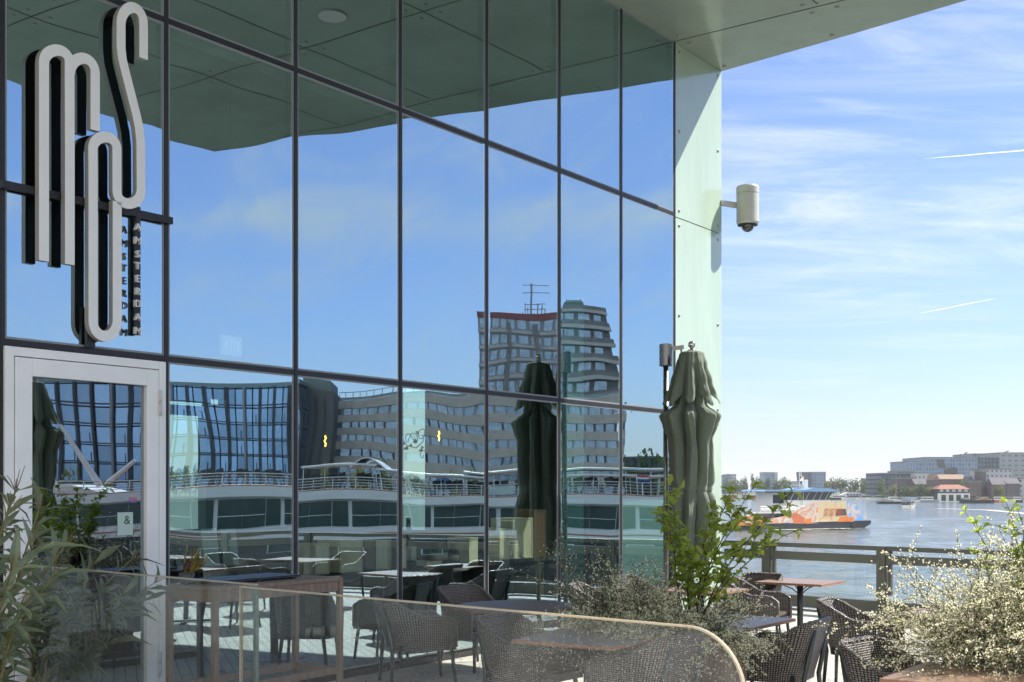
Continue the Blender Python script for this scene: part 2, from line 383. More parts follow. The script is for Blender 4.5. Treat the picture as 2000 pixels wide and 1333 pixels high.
MB().box(-0.1, 0.03, NL*PW, -PW-0.03, 0.0, 0.06).box(-0.1, 0.03, 0.0, U_CL, 0.0, 0.06).build('base_rail', m_frame, bld)
bolt_me = MB().ball((0,0,0),1.0,12,8).mesh('bolt', m_bolt, True)
def bolt(parent, x, y, z, sq, r):
    o = bpy.data.objects.new('bolt', bolt_me); COL.objects.link(o); o.parent = parent; o.location = (x,y,z); o.scale = (sq[0]*r,sq[1]*r,sq[2]*r)
# mint cladding, three sheets with steel bolts
for (a, b) in ((0.02, ZT[0]-0.006), (ZT[0]+0.006, ZT[1]-0.04), (ZT[1]-0.028, ZS-0.004)):
    c = MB().box(-0.05, 0.012, U_CL+0.03, UC, a, b).build('cladding_panel', m_clad, bld, bevel=0.003)
    for uu in (U_CL+0.14, UC-0.13):
        for h in (a+0.1, b-0.1, (a+b)/2): bolt(c, 0.012, uu, h, (0.6,1,1), 0.026)
MB().box(-0.14, -0.052, U_CL+0.03, UC-0.02, 0.0, ZS-0.01).build('cladding_backing', m_seam, bld)
# canopy: soffit outline from the corner outwards, slightly bowed
outer = [(-6.5, 11.2), (0.0, UC), (2.0, 9.90), (3.97, 9.58), (5.55, 9.22), (7.63, 8.82), (9.41, 8.29), (9.40, 7.42), (9.19, 6.82), (8.97, 3.93), (8.80, 0.0), (8.7, -8.0), (-9.0, -8.0), (-9.0, 11.2)]
cn = MB().prism(outer, ZS, ZS+0.38).build('canopy', m_soffit, bld)
sm = MB()
for uu in (U_CL-0.02, U_CL-2.9, U_CL-5.8, U_CL-8.7, U_CL-11.6):
    sm.box(0.03, 8.75 if uu < 6.8 else 7.9, uu-0.008, uu+0.008, ZS-0.004, ZS+0.01)
    sm.box(-6.0, -0.1, uu-0.006, uu+0.006, ZS-0.004, ZS+0.01)
for nn in (2.15, 4.3, 6.45):
    sm.box(nn-0.008, nn+0.008, -7.9, 8.6, ZS-0.0045, ZS+0.01)
sm.build('panel_joint', m_seam, cn)
for uu in (U_CL-0.02, U_CL-2.9, U_CL-5.8, U_CL-8.7):
    for nn in (0.18, 1.98, 2.32, 4.12, 4.48, 6.28, 6.62):
        for du in (-0.16, 0.16): bolt(cn, nn, uu+du, ZS-0.003, (1,1,0.6), 0.032)
for nn in (0.15, 1.9): bolt(cn, nn, UC-0.17-0.14*nn, ZS-0.003, (1,1,0.6), 0.032)
dl = MB().lathe([(0.15,-0.02),(0.19,-0.02),(0.19,0.01),(0.15,0.01)], (3.2, 5.2, ZS-0.006), 24).build('downlight', mat("lamp_ring", (0.6,0.6,0.58), 0.4), cn)
MB().lathe([(0.148,-0.006),(0.148,0.01)], (3.2, 5.2, ZS-0.008), 24).build('lamp_lens', mat("lamp_lens", (0.25,0.25,0.24), 0.2), dl)
# --- interior shell
MB().box(-9.0, -0.1, -8.0, UC-0.06, -0.05, 0.03).build('interior_floor', m_intfloor, bld)
NB = -8.0
def SIDE(px, py, uu=UC-0.06):                # photo pixel on the plane u = uu -> (n, z)
    r = ((px-CX)/F_PX, 1.0, -(py-HY)/F_PX); t = (uu + OX*SU + OY*CU)/(r[0]*SU + r[1]*CU)
    return (t*r[0]-OX)*CU - (t*r[1]-OY)*SU, EYE + t*r[2]
def rear(a, b):
    p, q = FAC(a[0], a[1], NB), FAC(b[0], b[1], NB); return (min(p[0],q[0]), max(p[0],q[0]), min(p[1],q[1]), max(p[1],q[1]))
def side(a, b):
    p, q = SIDE(*a), SIDE(*b); return (min(p[0],q[0]), max(p[0],q[0]), max(0.05,min(p[1],q[1])), max(p[1],q[1]))
openings = [rear((322,808),(402,1034)), rear((322,799),(401,805)), rear((322,781),(409,795)), rear((412,778),(441,792))]
side_open = [side((785,752),(830,1036)), side((1094,585),(1140,1140))]
teal_open = side((1211,976),(1302,1180))
# rear wall with its windows cut out as columns of wall around the openings
rw = MB()
edges = sorted({-8.0, UC-0.06} | {o[0] for o in openings} | {min(o[1],UC-0.06) for o in openings})
for a, b in zip(edges[:-1], edges[1:]):
    m_ = (a+b)/2; spans = sorted((o[2],o[3]) for o in openings if o[0] <= m_ <= o[1])
    z = 0.03
    for (p, q) in spans:
        if p > z: rw.box(NB-0.2, NB, a, b, z, p)
        z = max(z, q)
    rw.box(NB-0.2, NB, a, b, z, ZS)
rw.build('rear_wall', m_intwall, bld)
for o in openings:
    MB().box(NB-0.11, NB-0.09, o[0]+0.004, min(o[1],UC-0.06)-0.004, o[2]+0.004, o[3]-0.004).build('rear_window', m_pane_far, bld)
MB().box(-9.0, -0.1, -8.2, -8.0, 0, ZS).build('end_wall', m_intwall, bld)
# side wall facing the river: translucent lower sheets, clear glass above
m_teal, N_, L_, b_ = newmat("teal_sheet")
b_.inputs['Base Color'].default_value = (0.36,0.50,0.47,1); b_.inputs['Roughness'].default_value = 0.4
tl_ = nd(N_, 'ShaderNodeBsdfTranslucent'); tl_.inputs['Color'].default_value = (0.42,0.58,0.55,1)
mx_ = nd(N_, 'ShaderNodeMixShader'); mx_.inputs[0].default_value = 0.6; L_.new(b_.outputs[0], mx_.inputs[1]); L_.new(tl_.outputs[0], mx_.inputs[2]); L_.new(mx_.outputs[0], N_['Material Output'].inputs['Surface'])
sw = MB(); allo = side_open + [teal_open]
edges = sorted({NB, -0.15} | {min(-0.15,o[0]) for o in allo} | {min(-0.15,o[1]) for o in allo})
for a, b in zip(edges[:-1], edges[1:]):
    m_ = (a+b)/2; z = 0.03
    for (p, q) in sorted((o[2],min(o[3],ZS-0.1)) for o in allo if o[0] <= m_ <= o[1]):
        if p > z: sw.box(a, b, UC-0.06, UC-0.02, z, p)
        z = max(z, q)
    sw.box(a, b, UC-0.06, UC-0.02, z, ZS-0.01)
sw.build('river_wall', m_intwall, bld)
m_pane_mint = glassmat('mint_glass', 0.04, (0.8,0.9,0.9), (0.22,0.33,0.29))
for k_, o in enumerate(side_open):
    MB().box(o[0]+0.004, o[1]-0.004, UC-0.045, UC-0.03, o[2]+0.004, min(o[3],ZS-0.1)-0.004).build('side_window', m_pane_mint if k_ else m_pane_far, bld)
MB().box(teal_open[0]+0.004, min(-0.155,teal_open[1])-0.004, UC-0.05, UC-0.035, teal_open[2]+0.004, teal_open[3]-0.004).build('side_sheet', m_teal, bld)
# inner piers and a ceiling over the bar
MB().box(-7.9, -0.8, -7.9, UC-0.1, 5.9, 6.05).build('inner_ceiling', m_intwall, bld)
# --- the door
dr = MB().box(-0.05, 0.05, -PW+0.005, -PW+0.075, 0.0, 2.862).box(-0.05, 0.05, -0.095, -0.027, 0.0, 2.862).box(-0.05,0.05,-PW+0.075,-0.095,2.795,2.862).build('door', m_white, bld, bevel=0.004)
lf = MB(); a, b = -PW+0.082, -0.102
zg0, zg1 = 0.24, 2.655
lf.box(-0.04,0.056,a,a+0.135,0.02,2.788).box(-0.04,0.056,b-0.115,b,0.02,2.788).box(-0.04,0.0555,a+0.135,b-0.115,zg1,2.788).box(-0.04,0.0555,a+0.135,b-0.115,0.02,zg0)
lf.build('door_leaf', m_white, dr, bevel=0.004)
MB().box(-0.008,0.012,a+0.136,b-0.116,zg0+0.001,zg1-0.001).build('door_glass', m_doorglass, dr)
hg = MB()
for zc in (2.52, 0.4): hg.tube([(0.066,-0.098,zc-0.10),(0.066,-0.098,zc-0.004)],0.013,10).tube([(0.066,-0.098,zc+0.004),(0.066,-0.098,zc+0.10)],0.013,10)
hg.build('hinge', mat("hinge_paint",(0.5,0.49,0.46),0.4), dr, True)
hd = MB().box(0.056,0.066,a+0.04,a+0.09,0.98,1.24); hd.tube([(0.066,a+0.065,1.12),(0.11,a+0.065,1.12),(0.115,a+0.18,1.12)],0.011,8); hd.build('handle', m_white, dr, True)
# stickers on the door glass
m_note = mat("paper_note", (0.42,0.55,0.49), 0.6)
ub, zb_ = FAC(258, 977); 
st = MB().box(0.013,0.0145,ub-0.045,ub+0.045,zb_-0.075,zb_+0.075)
u1_,z1_ = FAC(242, 1023); pn = MB().box(0.013,0.0145,u1_-0.07,u1_+0.075,z1_-0.09,z1_+0.09).build('paper_note', m_note, dr)
me_ = textobj('emblem', "&", 0.10, 0.0005, m_seam, pn, (0.0155,u1_+0.02,z1_+0.025), (math.pi/2,0,math.pi/2))
rs = MB().box(0.013,0.0145,ub-0.035,ub+0.035,zb_-0.005,zb_+0.02).build('sticker', mat("pink_sticker",(0.45,0.14,0.2),0.5), dr)
MB().box(0.013,0.0145,ub-0.035,ub+0.035,zb_-0.022,zb_-0.006).build('sticker', mat("purple_sticker",(0.17,0.10,0.32),0.5), dr)

# ================================================================ SIGN
NSG = 0.125
m_sface = mat("sign_face", (0.72,0.715,0.70), 0.38, 0, 0.05, 3)
m_sside = mat("sign_return", (0.36,0.33,0.29), 0.45, 0.1, 0.08, 5)
m_sback = mat("sign_back", (0.012,0.012,0.013), 0.5)
sgn = TT('sign', 0, -0.7, 3.6, 0, 'tall white three-dimensional MOS AMSTERDAM lettering mounted on the glass above the door', 'sign')
def arc(cx, cy, rx, ry, a0, a1, k=14):
    return [(cx+rx*math.cos(math.radians(a0+(a1-a0)*i/k)), cy-ry*math.sin(math.radians(a0+(a1-a0)*i/k))) for i in range(k+1)]
def ribbon(pts, w, depth, back, parent, name):
    q = [Vector(p) for p in pts]; n = len(q); Lf = []; Rt = []
    for i in range(n):
        t0 = (q[i]-q[i-1]).normalized() if i else (q[1]-q[0]).normalized()
        t1 = (q[i+1]-q[i]).normalized() if i < n-1 else t0
        t = (t0+t1).normalized(); nn = Vector((-t.y,t.x)); c = max(0.5, nn.dot(Vector((-t0.y,t0.x))))
        Lf.append(q[i]+nn*w/2/c); Rt.append(q[i]-nn*w/2/c)
    x0, x1 = back, back+depth
    body = MB(); face = MB(); bk = MB()
    for i in range(n-1):
        a, b, c_, d = Lf[i], Lf[i+1], Rt[i+1], Rt[i]
        face.quad((x1,a.x,a.y),(x1,d.x,d.y),(x1,c_.x,c_.y),(x1,b.x,b.y))
        bk.quad((x0,a.x,a.y),(x0,b.x,b.y),(x0,c_.x,c_.y),(x0,d.x,d.y))
        body.quad((x0,a.x,a.y),(x1,a.x,a.y),(x1,b.x,b.y),(x0,b.x,b.y))
        body.quad((x0,d.x,d.y),(x0,c_.x,c_.y),(x1,c_.x,c_.y),(x1,d.x,d.y))
    for i in (0, n-1):
        a, d = Lf[i], Rt[i]; body.quad((x0,a.x,a.y),(x0,d.x,d.y),(x1,d.x,d.y),(x1,a.x,a.y))
    f = face.build(name, m_sface, parent); body.build('return', m_sside, f); bk.build('back', m_sback, f)
    return f
def onplane(pts, off):
    r = []
    for p in pts:
        u_, z_ = FAC(p[0], p[1], off); r.append((u_+0.7, z_-3.6))
    return r
SW = 0.082
m_stem1 = [(86,510),(86,122)] + arc(111,122,25,24,180,0)[1:] + [(136.5,300),(136.5,517)]
m_stem2 = arc(161.5,143,24.5,29,176,0) + [(186,200),(186,255)]
ribbon(onplane(m_stem1,NSG), SW, 0.05, NSG-0.05, sgn, 'letter')
ribbon(onplane(m_stem2,NSG-0.002), SW, 0.05, NSG-0.052, sgn, 'letter')
so = [(280.5,115),(280.5,52)] + arc(258.5,46,22,31,0,180)[1:] + [(236.5,92),(239,115),(245,140),(266,222),(272,250),(275,280),(275.5,372)] + arc(252,374,23.5,24,0,-180)[1:] + [(228.5,330),(228.5,292)] + arc(205,290,23.5,22,0,180)[1:] + [(182,330),(182,628)] + arc(205.5,628,23.5,29,180,360)[1:] + [(229,394)]
ribbon(onplane(so,NSG), SW, 0.05, NSG-0.05, sgn, 'letter')
sb = MB()
ua, za = FAC(325,430,0.05); sb.box(0.03, 0.068, -PW*1.02+0.7, 0.70+0.03, za-3.6-0.028, za-3.6+0.028)
ua, z0_ = FAC(268,405,0.05); _, z1_ = FAC(268,655,0.05); sb.box(0.031,0.066,ua+0.7-0.02,ua+0.7+0.02,z1_-3.6,z0_-3.6)
ua, z0_ = FAC(176,600,0.05); sb.box(0.031,0.066,ua+0.7-0.035,ua+0.7+0.035,ZT[0]+0.02-3.6,z0_-3.6)
ua, _ = FAC(86,300,0.05); sb.box(0.031,0.066,ua+0.7-0.03,ua+0.7+0.03,za-3.6+0.0285,FAC(86,120,0.05)[1]-3.6)
sb.build('support_bar', m_frame, sgn)
for ch, py in zip("AMSTERDAM", (444,471,497,520,545,570,594,620,647)):
    u_, z_ = FAC(270.5, py, 0.115)
    o = textobj('small_letter', ch, 0.080, 0.016, m_sface, sgn, (0.10, u_+0.7, z_-3.6), (math.pi/2,0,math.pi/2), 1.1)
# ================================================================ SECURITY CAMERA
m_cctv = mat("cctv_grey", (0.50,0.50,0.45), 0.38, 0, 0.06, 6)
cv = TT('security_camera', 0.30, 10.47, 5.80, 0, 'pale grey cylindrical security camera on an arm at the mint corner of the building', 'security camera')
MB().lathe([(0.145,0.0),(0.168,0.03),(0.168,0.46)],(0,0,0),36).build('housing', m_cctv, cv, False)
MB().lathe([(0.171,0.463),(0.171,0.555),(0.16,0.575)],(0,0,0),36).build('cap', m_cctv, cv, False)
MB().lathe([(0.118,-0.012),(0.15,-0.012),(0.15,-0.001),(0.118,-0.001)],(0,0,0),32).build('ring', m_seam, cv)
m_dome, N_, L_, b_ = newmat("dome"); b_.inputs['Base Color'].default_value=(0.03,0.03,0.03,1); b_.inputs['Roughness'].default_value=0.05; b_.inputs['Coat Weight'].default_value=1.0
MB().ball((0,0,-0.015),0.098,24,14,(1,1,1.0)).build('dome', m_dome, cv, True)
MB().bar((-0.14,-0.02,0.30),(-0.29,-0.32,0.31),0.06,0.075).build('arm', m_cctv, cv)
# ================================================================ TERRACE
def paver_mat():
    m, N, L, b = newmat("stone_pavers")
    tcn = nd(N,'ShaderNodeTexCoord'); mp = nd(N,'ShaderNodeMapping'); L.new(tcn.outputs['Object'], mp.inputs[0]); mp.inputs['Rotation'].default_value = (0,0,math.radians(-36))
    br = nd(N,'ShaderNodeTexBrick'); L.new(mp.outputs[0], br.inputs['Vector']); br.inputs['Scale'].default_value = 1.0
    br.inputs['Brick Width'].default_value = 0.42; br.inputs['Row Height'].default_value = 0.105; br.inputs['Mortar Size'].default_value = 0.006
    br.inputs['Color1'].default_value = (0.56,0.53,0.48,1); br.inputs['Color2'].default_value = (0.46,0.44,0.40,1); br.inputs['Mortar'].default_value = (0.20,0.185,0.165,1)
    br.inputs['Bias'].default_value = -0.1
    nz = nd(N,'ShaderNodeTexNoise'); L.new(tcn.outputs['Object'], nz.inputs['Vector']); nz.inputs['Scale'].default_value = 2.2; nz.inputs['Detail'].default_value = 9; nz.inputs['Roughness'].default_value = .7
    mr = nd(N,'ShaderNodeMapRange'); L.new(nz.outputs[0], mr.inputs[0]); mr.inputs[1].default_value=.3; mr.inputs[2].default_value=.7; mr.inputs[3].default_value=.72; mr.inputs[4].default_value=1.12
    mx = nd(N,'ShaderNodeVectorMath', operation='SCALE'); L.new(br.outputs['Color'], mx.inputs[0]); L.new(mr.outputs[0], mx.inputs['Scale'])
    L.new(mx.outputs[0], b.inputs['Base Color']); b.inputs['Roughness'].default_value = .7
    bp = nd(N,'ShaderNodeBump'); bp.inputs['Strength'].default_value=.5; bp.inputs['Distance'].default_value=.004; bp.invert = True
    L.new(br.outputs['Fac'], bp.inputs['Height']); L.new(bp.outputs[0], b.inputs['Normal'])
    return m
m_pav = paver_mat()
m_conc = mat("quay_concrete", (0.24,0.23,0.21), 0.85, 0, 0.25, 1.5)
def rail_u(n): return 11.15 - 0.18*n
tr = TT('terrace_paving', 0, 0, 0)
tp = MB().prism([(-14,-45),(15,-45),(15,rail_u(15)-0.05+0.25),(-14,rail_u(-14)+0.2)], -0.35, 0.0)
o = tp.build('terrace_paving', m_pav); bpy.data.objects.remove(tr)
o.location = W(0,0,0); o.rotation_euler = (0,0,-TH); tag(o, kind='structure')
q_ = MB().prism([(-14,-45),(15.1,-45),(15.1,rail_u(15)+0.3),(-14,rail_u(-14)+0.3)], ZW-1, -0.354).build('quay_wall', m_conc)
q_.location = W(0,0,0); q_.rotation_euler = (0,0,-TH); tag(q_, kind='structure')

# ---------------------------------------------------------------- river-side railing
m_rail = mat("olive_grey_metal", (0.125,0.125,0.105), 0.42, 0.2, 0.10, 5)
m_railglass = glassmat("railing_glass", 0.05, (0.9,0.97,1.0), (0.97,0.985,0.98))
rl = TT('river_railing', 0.35, rail_u(0.35), 0, math.atan(-0.18), 'olive grey metal railing with glass panels along the river edge of the terrace', 'railing')
posts = [0.0, 1.95, 3.95, 5.95, 7.95, 9.95, 11.95]
for p in posts:
    MB().box(p-0.075,p+0.055,-0.06,0.06,0.0,1.0).box(p+0.08,p+0.125,0.0,0.05,0.3,0.94).box(p-0.012,p+0.012,-0.066,-0.06,0.3,0.96).build('post', m_rail, rl, bevel=0.004)
for a, b in zip(posts[:-1], posts[1:]):
    a += 0.056; b -= 0.076
    MB().box(a,b,-0.03,0.055,0.935,1.0).build('top_rail', m_rail, rl, bevel=0.004)
    MB().box(a,b,-0.035,0.04,0.745,0.87).build('middle_rail', m_rail, rl, bevel=0.004)
    MB().box(a,b,-0.055,0.14,0.045,0.215).build('bottom_rail', m_rail, rl, bevel=0.004)
    MB().box(a+0.08,b,0.008,0.02,0.216,0.744).build('glass_panel', m_railglass, rl)
MB().box(-0.8,-0.077,-0.03,0.055,0.935,1.0).box(-0.8,-0.077,-0.035,0.04,0.745,0.87).build('top_rail', m_rail, rl)

# ---------------------------------------------------------------- glass windbreak in front
m_wind = glassmat("windbreak_glass", 0.05, (0.9,0.95,1.0), (0.95,0.96,0.945), 0.0, dirt=0.06)
m_edge, N_, L_, b_ = newmat("polished_glass_edge")
b_.inputs['Base Color'].default_value = (0.60,0.54,0.43,1); b_.inputs['Roughness'].default_value = .25
tl_ = nd(N_,'ShaderNodeBsdfTranslucent'); tl_.inputs['Color'].default_value = (0.70,0.62,0.48,1)
mx_ = nd(N_,'ShaderNodeMixShader'); mx_.inputs[0].default_value = .5; L_.new(b_.outputs[0], mx_.inputs[1]); L_.new(tl_.outputs[0], mx_.inputs[2]); L_.new(mx_.outputs[0], N_['Material Output'].inputs['Surface'])
m_gedge = mat("green_glass_edge", (0.10,0.16,0.13), 0.2)
ZG = 1.28
def onz(px, py, z):
    Y = (EYE-z)*F_PX/(py-HY); x = (px-CX)/F_PX*Y
    dx, dy = x-OX, Y-OY; return dx*CU-dy*SU, dx*SU+dy*CU
gA, gB, gC, gD = onz(60,1103.5,ZG), onz(459,1144,ZG), onz(471,1145,ZG), onz(1455,1231.5,ZG)
dirw = (Vector(gD)-Vector(gC)).normalized(); angw = math.atan2(dirw.y, dirw.x)
def windbreak(p0, L, name, label, curved):
    t = TT(name, p0[0], p0[1], 0, angw, label, 'glass windbreak', 'glass windbreak panels along the terrace edge')
    R = 0.26
    if curved:
        out_ = [(0,0.0),(L,0.0)] + [(L-R+R*math.cos(math.radians(a)), ZG-R+R*math.sin(math.radians(a))) for a in range(0,91,6)] + [(0,ZG)]
        top = [(0.0,ZG)] + [(L-R+R*math.cos(math.radians(a)), ZG-R+R*math.sin(math.radians(a))) for a in range(90,-1,-6)] + [(L,0.0)]
    else:
        out_ = [(0,0),(L,0),(L,ZG),(0,ZG)]; top = [(0,ZG),(L,ZG)]
    ins = 0.004
    MB().prism([(min(max(a,ins),L-ins), min(b,ZG-ins)) for a,b in out_], -0.008, 0.008, 'y').build('glass_sheet', m_wind, t)
    e = MB()
    for (a,b),(c,d) in zip(top[:-1],top[1:]):
        e.bar((a,0,b-0.004),(c,0,d-0.004),0.018,0.0085,(0,1,0) if abs(c-a)<1e-6 else (0,0,1))
    e.build('polished_edge', m_edge, t)
    MB().box(-0.004,0.004,-0.0095,0.0095,0,ZG-0.012).build('polished_edge', m_edge, t)
    if not curved: MB().box(L-0.022,L+0.002,-0.011,0.011,0,ZG-0.012).build('side_edge', m_gedge, t)
    return t
windbreak(gA, (Vector(gB)-Vector(gA)).length, 'windbreak_panel', 'square-ended clear glass windbreak panel beside the oleander', False)
windbreak(gC, (Vector(gD)-Vector(gC)).length, 'windbreak_panel', 'long dusty glass windbreak panel with a rounded top corner at its right end', True)

# ---------------------------------------------------------------- woven armchair
def weavemat(name, c_hi, c_lo, pit=0.019):
    m, N, L, b = newmat(name)
    uv = nd(N,'ShaderNodeUVMap'); sp = nd(N,'ShaderNodeSeparateXYZ'); L.new(uv.outputs[0], sp.inputs[0])
    def mt(op, a, c=None):
        q = nd(N,'ShaderNodeMath', operation=op)
        for i, v in enumerate((a, c)):
            if v is None: continue
            if isinstance(v, (int,float)): q.inputs[i].default_value = v
            else: L.new(v, q.inputs[i])
        return q.outputs[0]
    U, V = mt('DIVIDE', sp.outputs['X'], pit), mt('DIVIDE', sp.outputs['Y'], pit*0.8)
    chk = mt('FLOORED_MODULO', mt('ADD', mt('FLOOR', U), mt('FLOOR', V)), 2.0)
    sa, sb = mt('SINE', mt('MULTIPLY', mt('FRACT', U), math.pi)), mt('SINE', mt('MULTIPLY', mt('FRACT', V), math.pi))
    h0 = mt('MULTIPLY', mt('POWER', sa, 0.5), sb); h1 = mt('MULTIPLY', mt('POWER', sb, 0.5), mt('MULTIPLY', sa, 0.8))
    h = mt('ADD', mt('MULTIPLY', h0, mt('SUBTRACT', 1.0, chk)), mt('MULTIPLY', h1, chk))
    wn_ = nd(N,'ShaderNodeTexNoise'); L.new(uv.outputs[0], wn_.inputs['Vector']); wn_.inputs['Scale'].default_value = 40; wn_.inputs['Detail'].default_value = 3
    cr = nd(N,'ShaderNodeMapRange', interpolation_type='SMOOTHSTEP'); L.new(h, cr.inputs[0]); cr.inputs[1].default_value = .30; cr.inputs[2].default_value = .85
    vr = nd(N,'ShaderNodeMapRange'); L.new(wn_.outputs[0], vr.inputs[0]); vr.inputs[1].default_value=.3; vr.inputs[2].default_value=.7; vr.inputs[3].default_value=.55; vr.inputs[4].default_value=1.2
    mx = nd(N,'ShaderNodeMixRGB'); L.new(mt('MULTIPLY', cr.outputs[0], vr.outputs[0]), mx.inputs[0]); mx.inputs[1].default_value = (*c_lo,1); mx.inputs[2].default_value = (*c_hi,1)  # highlights on the strand crowns are put into the colour, gaps kept dark
    L.new(mx.outputs[0], b.inputs['Base Color']); b.inputs['Roughness'].default_value = .32; b.inputs['Specular IOR Level'].default_value = .6
    bp = nd(N,'ShaderNodeBump'); bp.inputs['Strength'].default_value = .9; bp.inputs['Distance'].default_value = .007
    L.new(h, bp.inputs['Height']); L.new(bp.outputs[0], b.inputs['Normal'])
    return m
m_weave = weavemat("woven_resin", (0.33,0.285,0.255), (0.010,0.009,0.009))
m_seatw = weavemat("woven_seat", (0.10,0.08,0.07), (0.010,0.009,0.009))
m_leg = mat("slate_metal", (0.06,0.072,0.068), 0.35, 0.5)
m_cush = mat("brown_cushion", (0.050,0.032,0.024), 0.85, 0, 0.2, 20)
def shell_path(k=52):
    # plan of the shell at seat height: right arm front -> back -> left arm front, rounded rear corners
    w0, w1, yf, yb, r = 0.300, 0.255, 0.27, -0.29, 0.13
    pts = []
    for i in range(14): t = i/13; pts.append((w0+(w1+0.02-w0)*t, yf+(yb+r-yf)*t))
    for a in range(0, 91, 10)[1:] if False else [10*j for j in range(1,10)]:
        q = math.radians(a); pts.append((w1+0.02-r+r*math.cos(q), yb+r-r*math.sin(q)))
    for i in range(1, 7): t = i/7.0; pts.append(((w1+0.02-r)*(1-2*t), yb))
    left = [(-x, y) for x, y in reversed(pts[:23])]
    return pts + left
SP = shell_path()
def shell_top(y):                                    # height of the rim along the side
    t = max(0.0, min(1.0, (-0.02 - y)/0.25)); t = t*t*(3-2*t)
    front = max(0.0, (y-0.15)/0.12)
    return 0.615 + 0.02*(1-t) - 0.05*front*front + t*0.185
def make_chair(shell_m=m_weave, seat_m=m_seatw, name='armchair', label='', cat='armchair', group=None, legs=m_leg):
    t = TT(name, 0, 0, 0, 0, label, cat, group)
    nz = 9; outer_r = []; inner_r = []; uvs = []; arc_ = 0.0; prev = None; rim = []
    cols = []
    for (x, y) in SP:
        if prev: arc_ += math.hypot(x-prev[0], y-prev[1])
        prev = (x, y); cols.append((x, y, arc_))
    def pt(x, y, z, inset):
        lean = max(0.0, z-0.36)
        back = max(0.0, min(1.0, (-0.02-y)/0.2))
        yy = y - lean*0.30*back; xx = x*(1+0.10*lean*(1-back*0.6))
        L_ = math.hypot(x, y+0.02) or 1; return (xx - inset*x/L_, yy - inset*(y+0.02)/L_, z)
    rows_o, rows_i, uvr = [], [], []
    for k in range(nz+1):
        ro, ri, uu = [], [], []
        for (x, y, s_) in cols:
            zt = shell_top(y); zb = 0.33; z = zb + (zt-zb)*k/nz
            ro.append(pt(x,y,z,0)); ri.append(pt(x,y,z,0.03)); uu.append((s_, z*1.02))
        rows_o.append(ro); rows_i.append(ri); uvr.append(uu)
    mb = MB(); mb.grid(rows_o, False, uvr); mb.grid([list(reversed(r)) for r in rows_i], False, [list(reversed(r)) for r in uvr])
    bot = [rows_o[0], rows_i[0]]; mb.grid([list(reversed(r)) for r in bot], False, [list(reversed(uvr[0])), list(reversed([(a,b+.03) for a,b in uvr[0]]))])
    for e in (0, -1):
        mb.grid([[r[e] for r in rows_o], [r[e] for r in rows_i]] if e else [[r[e] for r in rows_i], [r[e] for r in rows_o]], False, [[(0,u[e][1]) for u in uvr], [(.03,u[e][1]) for u in uvr]])
    sh = mb.build('woven_shell', shell_m, t, True)
    # braided rim: a tube with a twisted bulge
    mid = [tuple((Vector(a)+Vector(b))/2) for a, b in zip(rows_o[-1], rows_i[-1])]
    fine = []
    for a, b in zip(mid[:-1], mid[1:]):
        for q in range(2): fine.append(tuple(Vector(a).lerp(Vector(b), q/2)))
    fine.append(mid[-1]); fine.append((mid[-1][0], mid[-1][1]+0.004, 0.36)); fine.insert(0, (mid[0][0], mid[0][1]+0.004, 0.36))
    rr = [0.0185+0.0035*math.sin(i*1.6) for i in range(len(fine))]
    b2 = MB(); k8 = 8; b2.tube(fine, rr, k8)
    s_ = 0.0
    for i in range(len(fine)-1):
        s2 = s_ + (Vector(fine[i+1])-Vector(fine[i])).length
        for j in range(k8): b2.uv[i*k8+j] = [(s_+j*.008, j*.015),(s_+(j+1)*.008,(j+1)*.015),(s2+(j+1)*.008,(j+1)*.015),(s2+j*.008,j*.015)]
        s_ = s2
    b2.build('rim', shell_m, sh, True)
    se = MB(); g = [[(x*0.52/10-0.26, y*0.52/10-0.25, 0.395) for x in range(11)] for y in range(11)]
    se.grid(g, False, [[(x*.052, y*.052) for x in range(11)] for y in range(11)])
    se.box(-0.262,0.262,-0.26,0.272,0.335,0.392); se.build('seat', seat_m, t)
    MB().prism([(-0.235,-0.22),(0.235,-0.22),(0.25,0.25),(-0.25,0.25)],0.397,0.442).build('cushion', m_cush, t, False, bevel=0.018)
    for sx_ in (-1, 1):
        MB().tube([(sx_*0.235,0.235,0.36),(sx_*0.262,0.275,0.0)],[0.019,0.015],10).build('leg', legs, t, True)
        MB().tube([(sx_*0.185,-0.395,0.74),(sx_*0.20,-0.315,0.36),(sx_*0.245,-0.335,0.0)],[0.017,0.020,0.015],10).build('leg', legs, t, True)
    return t
G_CH = 'woven armchairs on the terrace'
chair0 = make_chair(label='', group=G_CH)
used_chair = [False]
def place(n, u, r, label, group=G_CH, src=None):
    if src is None:
        o = chair0 if not used_chair[0] else copy_tree(chair0); used_chair[0] = True
    else: o = copy_tree(src)
    o.location = W(n, u, 0); o.rotation_euler = (0,0,math.radians(r)-TH); o['label'] = label; o['group'] = group
    return o
place(0.62, 3.42, -105, 'woven armchair whose back shows behind the round table, close to the glass front')
place(0.75, 2.35, -35, 'woven armchair seen side-on left of the round table beside the glass front')
place(2.70, 1.42, -92, 'woven armchair at the left end of the grey square table behind the dusty windbreak')
place(3.80, 1.22, 82, 'woven armchair with its back to us right behind the curved end of the windbreak')
place(4.18, 2.62, 96, 'woven armchair with its back to us at the wooden table by the first shrub')
place(2.42, 6.28, -80, 'woven armchair side-on near the railing, left of the small square table')
place(4.30, 4.42, -82, 'woven armchair facing right in front of the table by the second shrub')
place(5.62, 1.55, -100, 'woven armchair at the bottom right beside the sunlit wooden table corner')
place(1.45, 4.62, -70, 'woven armchair leaning out left of the white-flowered broom near the glass front')
place(1.25, 5.75, -95, 'woven armchair half hidden behind the first flowering shrub, nearest the parasol')
place(2.05, 6.75, 175, 'woven armchair behind the leafy shrub between parasol and railing')
place(5.15, 7.35, 178, 'woven armchair by the railing behind the second flowering shrub')
